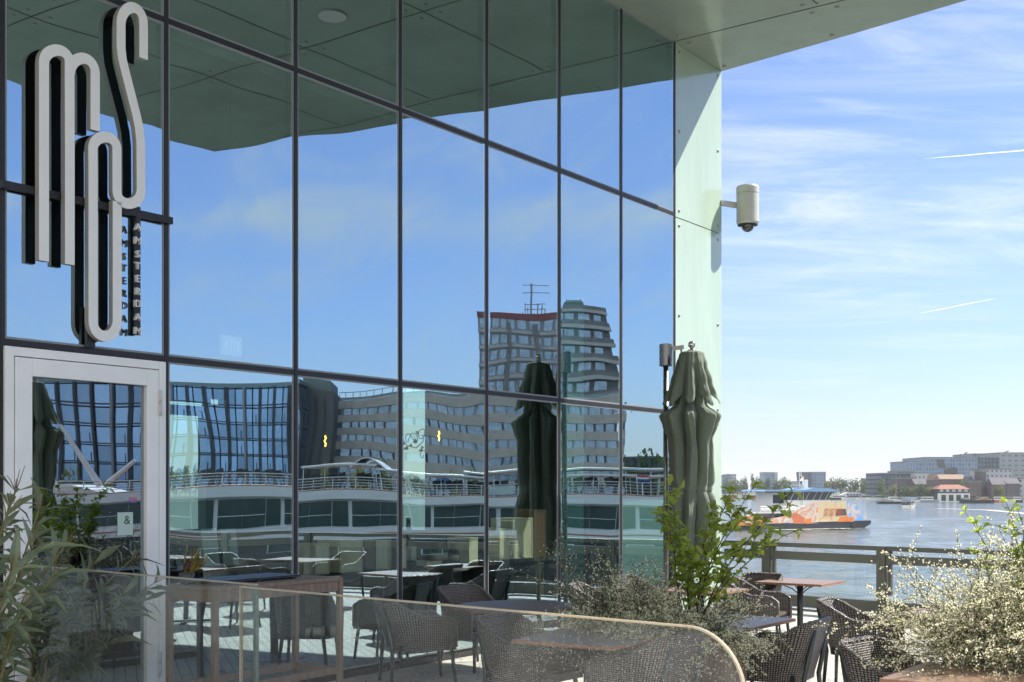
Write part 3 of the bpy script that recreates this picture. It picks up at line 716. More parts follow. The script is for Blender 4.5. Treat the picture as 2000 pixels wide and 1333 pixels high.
place(5.35, 5.95, 5, 'woven armchair at the far right table behind the second flowering shrub')
for (n_, u_, r_) in ((6.75,6.55,95),(5.05,3.0,-85),(6.6,2.55,0),(7.55,3.4,95),(6.6,4.25,180),(7.4,5.9,-90),(8.6,6.2,90),(6.2,0.35,20),(8.0,0.6,-60),(9.3,3.6,-80)):
    pass
place(6.75,6.55,95,'woven armchair nearest the railing among those seen only in the glass')
place(6.6,2.50,0,'woven armchair south of the outer square table, seen only in the glass')
place(7.65,3.4,95,'woven armchair on the water side of the outer square table, seen only in the glass')
place(6.6,4.3,180,'woven armchair north of the outer square table, seen only in the glass')
place(8.9,6.1,92,'woven armchair furthest out along the railing, seen only in the glass')

# ---------------------------------------------------------------- tables
m_top = woodmat("table_laminate", (0.20,0.125,0.085), (0.30,0.20,0.14), (1.2,16,16), 0.38)
m_topg = mat("grey_table_top", (0.16,0.155,0.16), 0.5, 0, 0.25, 25, 0.1, 90)
m_topd = woodmat("dark_round_top", (0.085,0.055,0.045), (0.14,0.09,0.07), (1.0,18,18), 0.45)
m_tedge = mat("table_edge", (0.26,0.13,0.075), 0.5)
m_post = mat("table_post", (0.045,0.05,0.05), 0.4, 0.4)
G_T = 'cafe tables on the terrace'
def sq_table(n, u, a, b, label, topm=m_top, r=0):
    t = TT('square_table', n, u, 0, math.radians(r), label, 'table', G_T)
    tp = MB().box(-a/2,a/2,-b/2,b/2,0.715,0.742).build('table_top', topm, t, bevel=0.004)
    e = MB(); w = 0.008
    e.box(-a/2-w,-a/2-0.0005,-b/2-w,b/2+w,0.717,0.7405).box(a/2+0.0005,a/2+w,-b/2-w,b/2+w,0.717,0.7405).box(-a/2,a/2,-b/2-w,-b/2-0.0005,0.717,0.7405).box(-a/2,a/2,b/2+0.0005,b/2+w,0.717,0.7405)
    e.build('edge_band', m_tedge, tp)
    MB().tube([(0,0,0.05),(0,0,0.70)],0.036,14).build('post', m_post, t, True)
    br = MB()
    for q in range(4):
        c, s_ = math.cos(q*math.pi/2+math.pi/4), math.sin(q*math.pi/2+math.pi/4)
        br.bar((0,0,0.705),(c*a*0.42,s_*a*0.42,0.705),0.035,0.016)
        br.tube([(c*0.03,s_*0.03,0.60),(c*0.10,s_*0.10,0.655),(c*0.20,s_*0.20,0.695)],0.007,6)
    br.build('top_bracket', m_post, t)
    MB().bar((-0.27,-0.27,0.025),(0.27,0.27,0.025),0.07,0.03).bar((-0.27,0.27,0.026),(0.27,-0.27,0.026),0.07,0.03).build('base', m_post, t, bevel=0.008)
    return t
sq_table(3.42, 1.10, 0.80, 0.80, 'grey-topped square table behind the dusty windbreak', m_topg, 4)
sq_table(3.75, 2.62, 0.75, 1.15, 'long wooden table beyond the first flowering shrub')
sq_table(2.55, 7.08, 0.80, 0.72, 'small square table standing free in front of the railing')
sq_table(5.05, 4.30, 0.75, 0.75, 'square table partly hidden by the left side of the second flowering shrub')
sq_table(6.35, 0.85, 1.10, 0.75, 'sunlit wooden table cut by the bottom right corner')
sq_table(5.25, 6.65, 0.95, 0.72, 'wooden table seen through the top of the second flowering shrub')
sq_table(2.15, 5.35, 0.75, 0.75, 'square table hidden behind the first flowering shrub')
sq_table(6.60, 3.40, 0.8, 0.8, 'outer square table seen only as a pale line in the glass')
sq_table(7.75, 6.25, 0.8, 0.8, 'farthest table along the railing seen only in the glass')
rt = TT('round_table', 1.62, 2.70, 0, 0.3, 'large round dark-topped table behind the windbreak', 'table', G_T)
rtop = MB().lathe([(0.565,0.716),(0.58,0.722),(0.58,0.738),(0.572,0.743)],(0,0,0),72).build('table_top', m_topd, rt)
MB().lathe([(0.5815,0.7225),(0.5815,0.7375)],(0,0,0),72).build('edge_band', m_tedge, rtop, True)
MB().tube([(0,0,0.05),(0,0,0.712)],0.045,16).build('post', m_post, rt, True)
MB().lathe([(0.34,0.0),(0.34,0.015),(0.08,0.05),(0.05,0.06)],(0,0,0),40).build('base', m_post, rt)
# bar table with slatted dark top
m_oak = woodmat("weathered_teak", (0.145,0.10,0.07), (0.235,0.175,0.13), (10,10,1.0), 0.6)
m_slat = mat("black_slats", (0.022,0.023,0.027), 0.35, 0, 0.15, 9)
bt = TT('bar_table', 0.90, 0.20, 0, 0.03, 'tall wooden bar table with a black slatted tray on top, behind the windbreak', 'bar table')
La, Lb = 0.27, 0.69
fr = MB().box(-La,La,-Lb,Lb,1.068,1.096).build('table_top', m_oak, bt, bevel=0.003)
ap = MB()
ap.box(-La+0.03,La-0.03,-Lb+0.012,-Lb+0.032,0.985,1.067).box(-La+0.03,La-0.03,Lb-0.032,Lb-0.012,0.985,1.067).box(La-0.032,La-0.012,-Lb+0.04,Lb-0.04,0.985,1.067).box(-La+0.012,-La+0.032,-Lb+0.04,Lb-0.04,0.985,1.067)
ap.build('apron', m_oak, bt)
for sx_ in (-1,1):
    for sy_ in (-1,1):
        MB().box(sx_*La-sx_*0.02-0.022,sx_*La-sx_*0.02+0.022,sy_*(Lb-0.018)-0.022,sy_*(Lb-0.018)+0.022,0.0,1.067).build('leg', m_oak, bt, bevel=0.003)
MB().box(-La+0.02,-La+0.06,-Lb+0.03,Lb-0.03,0.30,0.355).box(La-0.06,La-0.02,-Lb+0.03,Lb-0.03,0.301,0.356).box(-La+0.06,La-0.06,Lb-0.06,Lb-0.02,0.30,0.355).build('foot_rail', m_oak, bt)
tray = TT('slatted_tray', 0.80, 0.13, 1.097, 0.03, 'black slatted tray lying on the tall wooden bar table', 'tray')
for q in range(11): MB().box(-0.17+q*0.034-0.012,-0.17+q*0.034+0.012,-0.46,0.46,0.012,0.030).build('slat', m_slat, tray)
MB().box(-0.19,0.19,-0.40,-0.36,0.0,0.0115).box(-0.19,0.19,0.36,0.40,0.0,0.0115).box(-0.19,0.19,-0.02,0.02,0.0,0.0115).build('batten', m_slat, tray)
# ---------------------------------------------------------------- lamp post beside the parasol
m_steel = mat("brushed_steel", (0.16,0.155,0.145), 0.28, 0.85, 0.08, 8)
lp = TT('lamp_post', 0.77, 7.08, 0, 0, 'slim dark metal post with a cylindrical head beside the closed green parasol', 'lamp post')
MB().tube([(0,0,0.03),(0,0,3.38)],0.033,14).build('pole', m_steel, lp, True)
MB().lathe([(0.078,3.365),(0.082,3.37),(0.082,3.635),(0.076,3.64)],(0,0,0),32).build('lamp_head', m_steel, lp)
MB().bar((0.06,0.02,3.58),(0.20,0.10,3.60),0.05,0.05).tube([(0.17,0.08,3.575),(0.23,0.11,3.2)],0.012,8).build('bracket', m_steel, lp)
MB().lathe([(0.16,0.0),(0.16,0.02),(0.04,0.03)],(0,0,0),24).build('base_plate', m_steel, lp)
# ---------------------------------------------------------------- closed parasol
def fabmat(name, col):
    m, N, L, b = newmat(name); N.remove(b); o_ = N['Material Output']
    tcn = nd(N,'ShaderNodeTexCoord'); nz = nd(N,'ShaderNodeTexNoise'); L.new(tcn.outputs['Object'], nz.inputs['Vector']); nz.inputs['Scale'].default_value = 3.5; nz.inputs['Detail'].default_value = 7
    mx = nd(N,'ShaderNodeMixRGB'); L.new(nz.outputs[0], mx.inputs[0]); mx.inputs[1].default_value = (*[c*.85 for c in col],1); mx.inputs[2].default_value = (*[c*1.2 for c in col],1)
    p = nd(N,'ShaderNodeBsdfPrincipled'); L.new(mx.outputs[0], p.inputs['Base Color']); p.inputs['Roughness'].default_value = .85; p.inputs['Sheen Weight'].default_value = .15
    t = nd(N,'ShaderNodeBsdfTranslucent'); t.inputs['Color'].default_value = (*[min(1,c*1.7) for c in col],1)
    s_ = nd(N,'ShaderNodeMixShader'); s_.inputs[0].default_value = .18; L.new(p.outputs[0], s_.inputs[1]); L.new(t.outputs[0], s_.inputs[2]); L.new(s_.outputs[0], o_.inputs['Surface'])
    n2 = nd(N,'ShaderNodeTexNoise'); L.new(tcn.outputs['Object'], n2.inputs['Vector']); n2.inputs['Scale'].default_value = 9; n2.inputs['Detail'].default_value = 5
    bp = nd(N,'ShaderNodeBump'); bp.inputs['Strength'].default_value = .45; bp.inputs['Distance'].default_value = .02; L.new(n2.outputs[0], bp.inputs['Height']); L.new(bp.outputs[0], p.inputs['Normal'])
    return m
m_fab = fabmat("olive_canvas", (0.150,0.182,0.138))
m_chrome = mat("chrome", (0.55,0.5,0.45), 0.12, 1.0)
def interp(tab, z):
    for (a, va), (b, vb) in zip(tab[:-1], tab[1:]):
        if a >= z >= b:
            t = (a-z)/(a-b); t = t*t*(3-2*t); return va+(vb-va)*t
    return tab[-1][1] if z < tab[-1][0] else tab[0][1]
def cloth(prof, k, amp, seed, zdroop=None, rows=70, cols=192):
    rnd = random.Random(seed); ph = [rnd.uniform(-.3,.3) for _ in range(k)]; am = [rnd.uniform(.7,1.25) for _ in range(k)]
    z1, z0 = prof[0][0], prof[-1][0]; R = []
    for i in range(rows+1):
        z = z1+(z0-z1)*i/rows; rr = interp(prof, z); A = interp(amp, z); row = []
        for j in range(cols):
            a = 2*math.pi*j/cols; s_ = a/(2*math.pi)*k; c = int(s_) % k; f = s_-int(s_)
            f2 = min(1,max(0,f+0.12*ph[c]*math.sin(math.pi*f)))
            ridge = abs(math.cos(math.pi*f2))**0.85                    # folded hollows between the ribs
            nzv = noise.noise(Vector((math.cos(a)*2.2+seed, math.sin(a)*2.2, z*1.6)))*0.5 + noise.noise(Vector((math.cos(a)*5+seed, math.sin(a)*5, z*3.4)))*0.22 + noise.noise(Vector((math.cos(a)*8+seed*2, math.sin(a)*8, z*0.9)))*0.45
            nzv -= abs(noise.noise(Vector((math.cos(a)*3.1+seed*3, math.sin(a)*3.1, z*2.6))))*0.55 + abs(noise.noise(Vector((math.cos(a)*7+seed, math.sin(a)*7+5, z*2.0+a))))*0.35 - 0.2
            wgt = am[c]*(1-f2)+am[(c+1)%k]*f2
            r_ = rr*(1 - A*wgt*(1-ridge)) * (1 + 0.24*A*nzv) + 0.009*nzv
            zd = zdroop(z, ridge, c, f) if zdroop else 0
            tw = 0.16*math.sin(z*2.1+seed)*A + 0.25*A*nzv
            row.append((r_*math.cos(a+tw), r_*math.sin(a+tw), z+zd))
        R.append(row)
    return R
def make_parasol(name, n, u, r, label):
    t = TT(name, n, u, 0, r, label, 'parasol', 'closed olive green parasols')
    MB().tube([(0,0,0.02),(0,0,3.53)],0.03,14).build('pole', m_steel, t, True)
    MB().box(-0.33,0.33,-0.33,0.33,0.0,0.09).build('base', m_conc, t, bevel=0.01)
    MB().ball((0,0,3.60),0.046,16,10).lathe([(0.05,3.50),(0.05,3.535),(0.02,3.54),(0.02,3.57)],(0,0,0),16).build('finial', m_chrome, t, True)
    # main canopy: bulges where the flounce lets it go, gathered by a strap, flaring under it
    prof = [(3.30,0.13),(3.0,0.17),(2.86,0.20),(2.72,0.375),(2.60,0.345),(2.42,0.285),(2.1,0.285),(1.92,0.275),(1.81,0.235),(1.70,0.28),(1.5,0.32),(1.2,0.29),(0.92,0.22)]
    amp = [(3.30,0.25),(2.9,0.45),(2.72,0.62),(2.5,0.58),(2.1,0.50),(1.81,0.26),(1.5,0.55),(0.92,0.6)]
    MB().grid([list(r_) for r_ in cloth(prof, 8, amp, 3.3, lambda z,rd,c,f: -0.10*(1-rd)*max(0,min(1,(1.3-z)/.5)) )], True).build('canopy', m_fab, t, True)
    prof2 = [(3.525,0.05),(3.515,0.13),(3.49,0.155),(3.35,0.195),(3.15,0.26),(3.02,0.315),(2.95,0.355)]
    amp2 = [(3.525,0.0),(3.45,0.08),(3.2,0.34),(2.95,0.58)]
    def droop(z, rd, c, f):
        k_ = max(0,(3.2-z)/.25); return k_*(0.10*(1-rd) - 0.09*rd)
    MB().grid(cloth(prof2, 8, amp2, 8.1, droop, 30), True).build('vent_flounce', m_fab, t, True)
    ring = cloth([(1.86,0.243),(1.80,0.240)], 8, [(1.86,0.20),(1.80,0.20)], 3.3, None, 1)
    MB().grid([[(x*1.03,y*1.03,z) for x,y,z in r_] for r_ in ring], True).build('strap', m_fab, t, True)
    return t
make_parasol('parasol', 1.17, 7.01, 0.35, 'closed olive green parasol standing before the mint corner of the building')
make_parasol('parasol', 9.52, 4.87, 1.1, 'closed olive green parasol out on the terrace, seen only mirrored in the door glass')
# ================================================================ PLANTS
m_planter = woodmat("planter_wood", (0.10,0.065,0.045), (0.17,0.115,0.08), (12,12,1.5), 0.65)
m_soil = mat("soil", (0.04,0.03,0.022), 0.95, 0, 0.4, 30, 0.5, 40)
m_stem = leafmat("broom_stem", (0.105,0.125,0.070), 0.35, 0.2, 0.6)
m_flower = leafmat("broom_flower", (0.72,0.69,0.54), 0.2, 0.42, 0.6)
m_fine = leafmat("broom_leaf", (0.11,0.135,0.075), 0.35, 0.3, 0.55)
m_twig = mat("twig_bark", (0.055,0.035,0.022), 0.8, 0, 0.3, 30)
m_lime = leafmat("lime_leaf", (0.26,0.32,0.065), 0.35, 0.52, 0.42)
m_ole = leafmat("oleander_leaf", (0.135,0.165,0.095), 0.35, 0.25, 0.38)
m_olest = leafmat("oleander_stem", (0.14,0.12,0.04), 0.4, 0.1, 0.6)
def planter(n, u, a, b, h, label):
    t = TT('planter', n, u, 0, 0, label, 'planter', 'wooden planters on the terrace')
    p = MB(); w = 0.03
    p.box(-a/2,a/2,-b/2,-b/2+w,0.02,h).box(-a/2,a/2,b/2-w,b/2,0.02,h).box(-a/2,-a/2+w,-b/2+w,b/2-w,0.02,h).box(a/2-w,a/2,-b/2+w,b/2-w,0.02,h).box(-a/2+w,a/2-w,-b/2+w,b/2-w,0.02,0.05)
    p.build('planter_box', m_planter, t, bevel=0.004)
    MB().box(-a/2+w+.001,a/2-w-.001,-b/2+w+.001,b/2-w-.001,h-0.10,h-0.04).build('soil', m_soil, t)
    return t
def curve(p, d, L, bend, k, rnd, wob=0.12):
    pts = [Vector(p)]; d = Vector(d).normalized()
    for i in range(k):
        d = (d + Vector((rnd.gauss(0,wob), rnd.gauss(0,wob), rnd.gauss(0,wob)*.6 - bend/k))).normalized()
        pts.append(pts[-1] + d*L/k)
    return pts
def broom(n, u, z, seed, stems, spread_n, spread_u, Lr, label, flow, upright=0.75, lean=(0,0)):
    t = TT('flowering_shrub', n, u, z, 0, label, 'shrub', 'white flowering broom shrubs'); rnd = random.Random(seed)
    st, fl, lv = MB(), MB(), MB()
    def flowers(pts, dens, f0):
        for a, b in zip(pts[:-1], pts[1:]):
            for _ in range(dens):
                q = rnd.random()
                p = a.lerp(b, q) + Vector((rnd.gauss(0,.008), rnd.gauss(0,.008), rnd.gauss(0,.008))); s_ = rnd.uniform(.0028,.0064)
                nrm = Vector((rnd.gauss(0,1),rnd.gauss(0,1),rnd.gauss(0,1))).normalized(); x = nrm.orthogonal().normalized()*s_; y = nrm.cross(x)
                fl.quad(p-x-y*.7, p+x-y*.7, p+x*.8+y, p-x*.8+y); fl.quad(p-y+nrm*s_*.6, p+y+nrm*s_*.6, p+y*.6-nrm*s_, p-y*.6-nrm*s_)
    for i in range(stems):
        a = rnd.uniform(0, 2*math.pi); rad = math.sqrt(rnd.random())
        bx, by = rnd.uniform(-.5,.5)*spread_n*0.75, rnd.uniform(-.5,.5)*spread_u*0.6
        tilt = rad*(1.35 if spread_n < 1.4 else 1.0)
        d = (math.cos(a)*tilt + lean[0], math.sin(a)*tilt + lean[1], upright + rnd.uniform(-.15,.45))
        L = Lr*rnd.uniform(.55,1.1); bend = 0.55+0.75*rad
        pts = curve((bx,by,0), d, L, bend, 8, rnd, 0.09)
        st.tube(pts, [0.0042*(1-.8*j/8)+.0006 for j in range(9)], 3, False)
        nt = rnd.randint(4,8)
        flowers(pts[4:], flow, 0)
        for _ in range(nt):
            j = rnd.randint(2,7); dd = (pts[j+1]-pts[j]).normalized() + Vector((rnd.gauss(0,.5),rnd.gauss(0,.5),rnd.gauss(.15,.4)))
            tp = curve(pts[j].lerp(pts[j+1],rnd.random()), dd, L*rnd.uniform(.18,.42), .35, 4, rnd, .10)
            st.tube(tp, [.0024,.0020,.0016,.0012,.0008], 3, False); flowers(tp[1:], max(1,flow-1), 0)
            for q in range(8):
                pp = tp[rnd.randint(0,3)]; lv.leaf(pp, dd+Vector((rnd.gauss(0,.6),rnd.gauss(0,.6),rnd.gauss(0,.6))), (0,0,1), rnd.uniform(.016,.034), .006)
    st.build('stems', m_stem, t); fl.build('flowers', m_flower, t); lv.build('leaves', m_fine, t)
    return t
planter(3.68, 1.80, 1.16, 0.36, 0.72, 'brown wooden planter under the first flowering shrub, right of the windbreak corner')
planter(6.35, 1.68, 1.45, 0.42, 0.66, 'brown wooden planter under the second flowering shrub at the right edge')
broom(3.62, 1.78, 0.66, 11, 400, 1.2, 0.5, 0.64, 'wide white-flowered broom shrub in the planter below the closed parasol', 6, 0.55)
broom(3.10, 1.86, 0.66, 12, 44, 0.35, 0.3, 0.82, 'sparse tuft of tall thin upright broom stems at the left end of the first planter', 2, 1.9)
broom(6.50, 1.66, 0.60, 13, 520, 1.5, 0.5, 0.95, 'big cream-flowered broom shrub covering the right end of the railing', 7, 1.0, (-0.1,0))
def leafy(n, u, z, seed, tips, label, L0=0.092):
    t = TT('leafy_shrub', n, u, z, 0, label, 'shrub'); rnd = random.Random(seed); st, lv = MB(), MB()
    base = Vector(W(n,u,z))
    R = Matrix.Rotation(TH, 4, 'Z')
    for (px, py, Y, w_) in tips:
        tip = R @ (AT(px,py,Y) - base)
        b0 = Vector((rnd.uniform(-.05,.05), rnd.uniform(-.03,.03), 0)); mid = b0.lerp(tip, .5) + Vector((-tip.x*.16, -tip.y*.16, abs(tip.z)*.14))
        pts = []
        for i in range(13):
            q = i/12; pts.append(b0*(1-q)**2 + mid*2*q*(1-q) + tip*q*q + Vector((rnd.gauss(0,.006),rnd.gauss(0,.006),rnd.gauss(0,.006))))
        st.tube(pts, [.007*w_*(1-.85*i/12)+.001 for i in range(13)], 5, False)
        for i in range(4, 13):
            for k_ in range(3):
                d = (pts[i]-pts[i-1]).normalized(); s_ = Vector((rnd.gauss(0,1),rnd.gauss(0,1),rnd.gauss(.2,.6))).normalized()
                lv.leaf(pts[i], d*.5+s_, (rnd.gauss(0,.4),rnd.gauss(0,.4),1), L0*rnd.uniform(.65,1.15), L0*rnd.uniform(.48,.62), .2)
            if i % 2 == 0 and i < 12:
                s_ = Vector((rnd.gauss(0,1),rnd.gauss(0,1),rnd.gauss(.3,.5))).normalized(); d = (pts[i]-pts[i-1]).normalized()
                tw = curve(pts[i], d*.7+s_*.8, rnd.uniform(.10,.22), .2, 5, rnd, .1); st.tube(tw, .0016, 3, False)
                for p in tw[1:]:
                    for k_ in range(2):
                        s2 = Vector((rnd.gauss(0,1),rnd.gauss(0,1),rnd.gauss(.2,.5))).normalized()
                        lv.leaf(p, s2, (rnd.gauss(0,.4),rnd.gauss(0,.4),1), L0*rnd.uniform(.6,1.1), L0*rnd.uniform(.46,.6), .2)
    st.build('stems', m_twig, t); lv.build('leaves', m_lime, t); return t
leafy(3.86, 1.84, 0.66, 5, [(1552,962,8.7,1),(1470,958,8.9,1),(1425,965,9.1,1),(1552,1036,8.6,1),(1500,1050,8.7,.9),(1290,988,9.3,.9),(1306,950,9.4,.7),(1325,1025,9.3,.9),(1390,1000,9.0,1.1),(1345,1060,9.1,.8),(1440,1020,8.8,1)],
      'bright green broad-leaved shrub reaching in front of the ferry')
leafy(6.35, 1.70, 0.60, 6, [(1962,978,7.6,.9),(1990,1000,7.5,1),(2030,960,7.5,1),(1885,1000,7.8,.7),(2040,1060,7.4,1),(1985,1080,7.5,.8)],
      'thin bright green leafy twigs rising at the right edge above the second planter', 0.060)
def oleander(pos, seed, shoots, label, spread, Lleaf):
    t = empty('oleander', pos, 0, label, 'oleander', 'oleander bushes by the door'); rnd = random.Random(seed); st, lv = MB(), MB()
    base = Vector(pos)
    for (px, py, Y) in shoots:
        tip = AT(px,py,Y)-base; b0 = Vector((rnd.uniform(-.12,.12), rnd.uniform(-.08,.08), 0)); mid = b0.lerp(tip,.55)+Vector((-tip.x*.1,0,abs(tip.z)*.08))
        pts = [b0*(1-q)**2+mid*2*q*(1-q)+tip*q*q for q in [i/14 for i in range(15)]]
        st.tube(pts, [.0085*(1-.7*i/14)+.0012 for i in range(15)], 6, False)
        for i in range(4, 15):
            d = (pts[i]-pts[i-1]).normalized(); a0 = rnd.uniform(0,6.28)
            for k_ in range(2 if Lleaf > .23 else 3):
                a = a0+k_*2.094; x = d.orthogonal().normalized(); y = d.cross(x)
                s_ = x*math.cos(a)+y*math.sin(a); ang = rnd.uniform(.55,1.2)
                L = Lleaf*rnd.uniform(.7,1.12); w_ = L*rnd.uniform(.17,.22)
                lv.leaf(pts[i], d*math.cos(ang)+s_*math.sin(ang)+Vector((0,0,-.12)), d, L, w_, rnd.uniform(.08,.28), .18)
        for k_ in range(4):
            d = (pts[-1]-pts[-2]).normalized()+Vector((rnd.gauss(0,.3),rnd.gauss(0,.3),rnd.gauss(.1,.2)))
            tw = curve(pts[-1], d, rnd.uniform(.06,.14), 0, 3, rnd); st.tube(tw, [.003,.0025,.002,.0014], 4, False)
    st.build('stems', m_olest, t); lv.build('leaves', m_ole, t); return t
bA = AT(-95, 1560, 5.6)
oleander((bA.x,bA.y,0.32), 21, [(30,960,5.6),(75,1000,5.5),(12,1010,5.3),(120,1075,5.4),(60,1080,5.2),(100,1130,5.3),(20,1120,5.1),(40,1190,5.2)], 'grey-green oleander bush in the bottom left corner in front of the windbreak', .4, .20)
bB = AT(60, 1400, 8.72)
oleander((bB.x,bB.y,0.35), 22, [(120,1120,8.72),(180,1105,8.75),(255,1095,8.8),(300,1140,8.8),(240,1160,8.7),(200,1200,8.7),(160,1160,8.65),(120,1220,8.65),(230,1250,8.7),(180,1290,8.7),(90,1160,8.6),(60,1240,8.6),(280,1175,8.75)], 'dense oleander bush growing behind the windbreak against the white door', .4, .255)
m_trough = mat("dark_trough", (0.05,0.05,0.05), 0.5, 0, 0.2, 8)
for (b_, nm, lab) in ((bA,'trough','dark planting trough below the corner oleander in front of the windbreak'),(bB,'trough','dark planting trough below the oleander beside the door')):
    t = empty('planting_trough', (b_.x,b_.y,0), -TH if nm else 0, lab, 'planter')
    w_ = .24 if b_ is bB else .30
    MB().box(-w_,w_,-.25,.25,0,.045).box(-w_,-w_+.03,-.25,.25,.046,.36).box(w_-.03,w_,-.25,.25,.046,.36).box(-w_+.03,w_-.03,-.25,-.22,.046,.36).box(-w_+.03,w_-.03,.22,.25,.046,.36).build('planter_box', m_trough, t)
    MB().box(-w_+.031,w_-.031,-.219,.219,.2,.31).build('soil', m_soil, t)
# dried bunch on the bar table
dn, du = 0.72, -0.36
db = TT('dried_bouquet', dn, du, 1.097, 0, 'dried yellowish twigs with dark seed heads in a pot on the bar table', 'dried bouquet')
MB().lathe([(0.04,0.0),(0.055,0.01),(0.06,0.08),(0.05,0.085)],(0,0,0),20).build('pot', m_trough, db, True)
rnd = random.Random(4); a_, b_, c_ = MB(), MB(), MB()
for i in range(26):
    d = Vector((rnd.gauss(.45,.35), rnd.gauss(.35,.35), 1.0)); pts = curve((rnd.uniform(-.02,.02),rnd.uniform(-.02,.02),.07), d, rnd.uniform(.12,.26), .1, 5, rnd, .15)
    a_.tube(pts, [.004,.0038,.0036,.0034,.003,.002], 5, False)
    for k_ in range(3): b_.leaf(pts[rnd.randint(2,4)], d+Vector((rnd.gauss(0,.5),rnd.gauss(0,.5),0)), (0,0,1), rnd.uniform(.05,.09), .012)
for i in range(2): c_.ball((rnd.uniform(-.02,.04), rnd.uniform(-.03,.03), .13+.03*i), .035, 12, 8, (1,.8,1.1))
a_.build('twigs', leafmat("dry_twig", (0.30,0.22,0.05), 0.3, 0.1, 0.7), db); b_.build('dry_leaves', leafmat("dry_leaf", (0.16,0.16,0.05), 0.3, 0.2, .6), db); c_.build('seed_heads', mat("seed_head", (0.05,0.018,0.012), .8), db, True)
# ================================================================ WATER AND FAR SHORE
def water_mat():
    m, N, L, b = newmat("river_water")
    b.inputs['Base Color'].default_value = (0.10,0.12,0.105,1); b.inputs['Roughness'].default_value = 0.10; b.inputs['IOR'].default_value = 1.33
    tcn = nd(N,'ShaderNodeTexCoord'); hs = None
    for sc_, amp, det, rot, st in ((0.16,0.55,3,0.3,(1,1.7,1)),(0.75,0.16,4,0.9,(1,1.6,1)),(3.2,0.030,3,0.1,(1,1.3,1))):
        mp = nd(N,'ShaderNodeMapping'); L.new(tcn.outputs['Object'], mp.inputs[0]); mp.inputs['Rotation'].default_value=(0,0,rot); mp.inputs['Scale'].default_value = st
        nz = nd(N,'ShaderNodeTexNoise'); L.new(mp.outputs[0], nz.inputs['Vector']); nz.inputs['Scale'].default_value = sc_; nz.inputs['Detail'].default_value = det; nz.inputs['Distortion'].default_value = .4
        mu = nd(N,'ShaderNodeMath', operation='MULTIPLY'); L.new(nz.outputs[0], mu.inputs[0]); mu.inputs[1].default_value = amp
        if hs is None: hs = mu.outputs[0]
        else:
            ad = nd(N,'ShaderNodeMath', operation='ADD'); L.new(hs, ad.inputs[0]); L.new(mu.outputs[0], ad.inputs[1]); hs = ad.outputs[0]
    bp = nd(N,'ShaderNodeBump'); bp.inputs['Strength'].default_value = 0.9; bp.inputs['Distance'].default_value = 1.5
    L.new(hs, bp.inputs['Height']); L.new(bp.outputs[0], b.inputs['Normal'])
    return m
m_water = water_mat()
w_ = MB(); R0 = 9000; w_.quad((-R0,-R0,0),(R0,-R0,0),(R0,R0,0),(-R0,R0,0))
wt = w_.build('river_water', m_water); wt.location = (0,0,ZW-0.5); tag(wt, kind='structure')
rows = []; nr, nc = 300, 250                            # wind chop on the stretch of river in front of the terrace
for i in range(nr+1):
    r = 48*(1500/48)**(i/nr); step = r*math.log(1500/48)/nr; row = []
    for j in range(nc+1):
        a = math.radians(1.5+33*j/nc); x, y = r*math.sin(a), r*math.cos(a); h = 0.0
        for wl_, am in ((13.0,.24),(5.5,.22),(2.4,.13)):
            k_ = max(0.0, min(1.0, (wl_/step-1.6)/2.0))
            if k_ > 0: h += am*k_*noise.noise(Vector((x/wl_+y*.3/wl_, y/wl_*1.3-x*.25/wl_, wl_)))*1.6
        row.append((x, y, ZW+h))
    rows.append(row)
wv = MB().grid(rows).build('river_waves', m_water, None, True); tag(wv, kind='structure')
HW = EYE-ZW
def wy(py): return HW*F_PX/(py-HY)                     # distance of a waterline row
# foam: low patches of broken water
m_foam, N_, L_, b_ = newmat("foam"); b_.inputs['Base Color'].default_value=(0.62,0.60,0.53,1); b_.inputs['Roughness'].default_value=.8
tcn = nd(N_,'ShaderNodeTexCoord'); nz = nd(N_,'ShaderNodeTexNoise'); L_.new(tcn.outputs['Object'], nz.inputs['Vector']); nz.inputs['Scale'].default_value=.55; nz.inputs['Detail'].default_value=9; nz.inputs['Roughness'].default_value=.75
uvn = nd(N_,'ShaderNodeUVMap'); sp_ = nd(N_,'ShaderNodeSeparateXYZ'); L_.new(uvn.outputs[0], sp_.inputs[0])
mr_ = nd(N_,'ShaderNodeMapRange', interpolation_type='SMOOTHSTEP'); L_.new(sp_.outputs['X'], mr_.inputs[0]); mr_.inputs[3].default_value = 0.0; mr_.inputs[4].default_value = .36
ad_ = nd(N_,'ShaderNodeMath', operation='ADD'); L_.new(nz.outputs[0], ad_.inputs[0]); L_.new(mr_.outputs[0], ad_.inputs[1])
al_ = nd(N_,'ShaderNodeMapRange'); L_.new(ad_.outputs[0], al_.inputs[0]); al_.inputs[1].default_value=.68; al_.inputs[2].default_value=.86; L_.new(al_.outputs[0], b_.inputs['Alpha'])
def foam(name, centre, width):                          # strip along a line; uv.x is 1 in the middle
    rows, uvs = [], []
    n_ = len(centre)
    for i,(p,wd) in enumerate(zip(centre, width)):
        t = (Vector(centre[min(i+1,n_-1)])-Vector(centre[max(i-1,0)])).normalized(); s_ = Vector((-t.y,t.x))
        e = 0 if i in (0,n_-1) else 1
        r_, u_ = [], []
        for k_ in range(7):
            q = -1+k_/3; r_.append((p[0]+s_.x*q*wd, p[1]+s_.y*q*wd, ZW+0.05+0.10*(1-abs(q))*e)); u_.append(((1-abs(q))*e, i/n_))
        rows.append(r_); uvs.append(u_)
    o = MB().grid(rows, False, uvs).build(name, m_foam); tag(o, kind='stuff'); tag(o, 'white wake foam on the river', 'foam'); return o

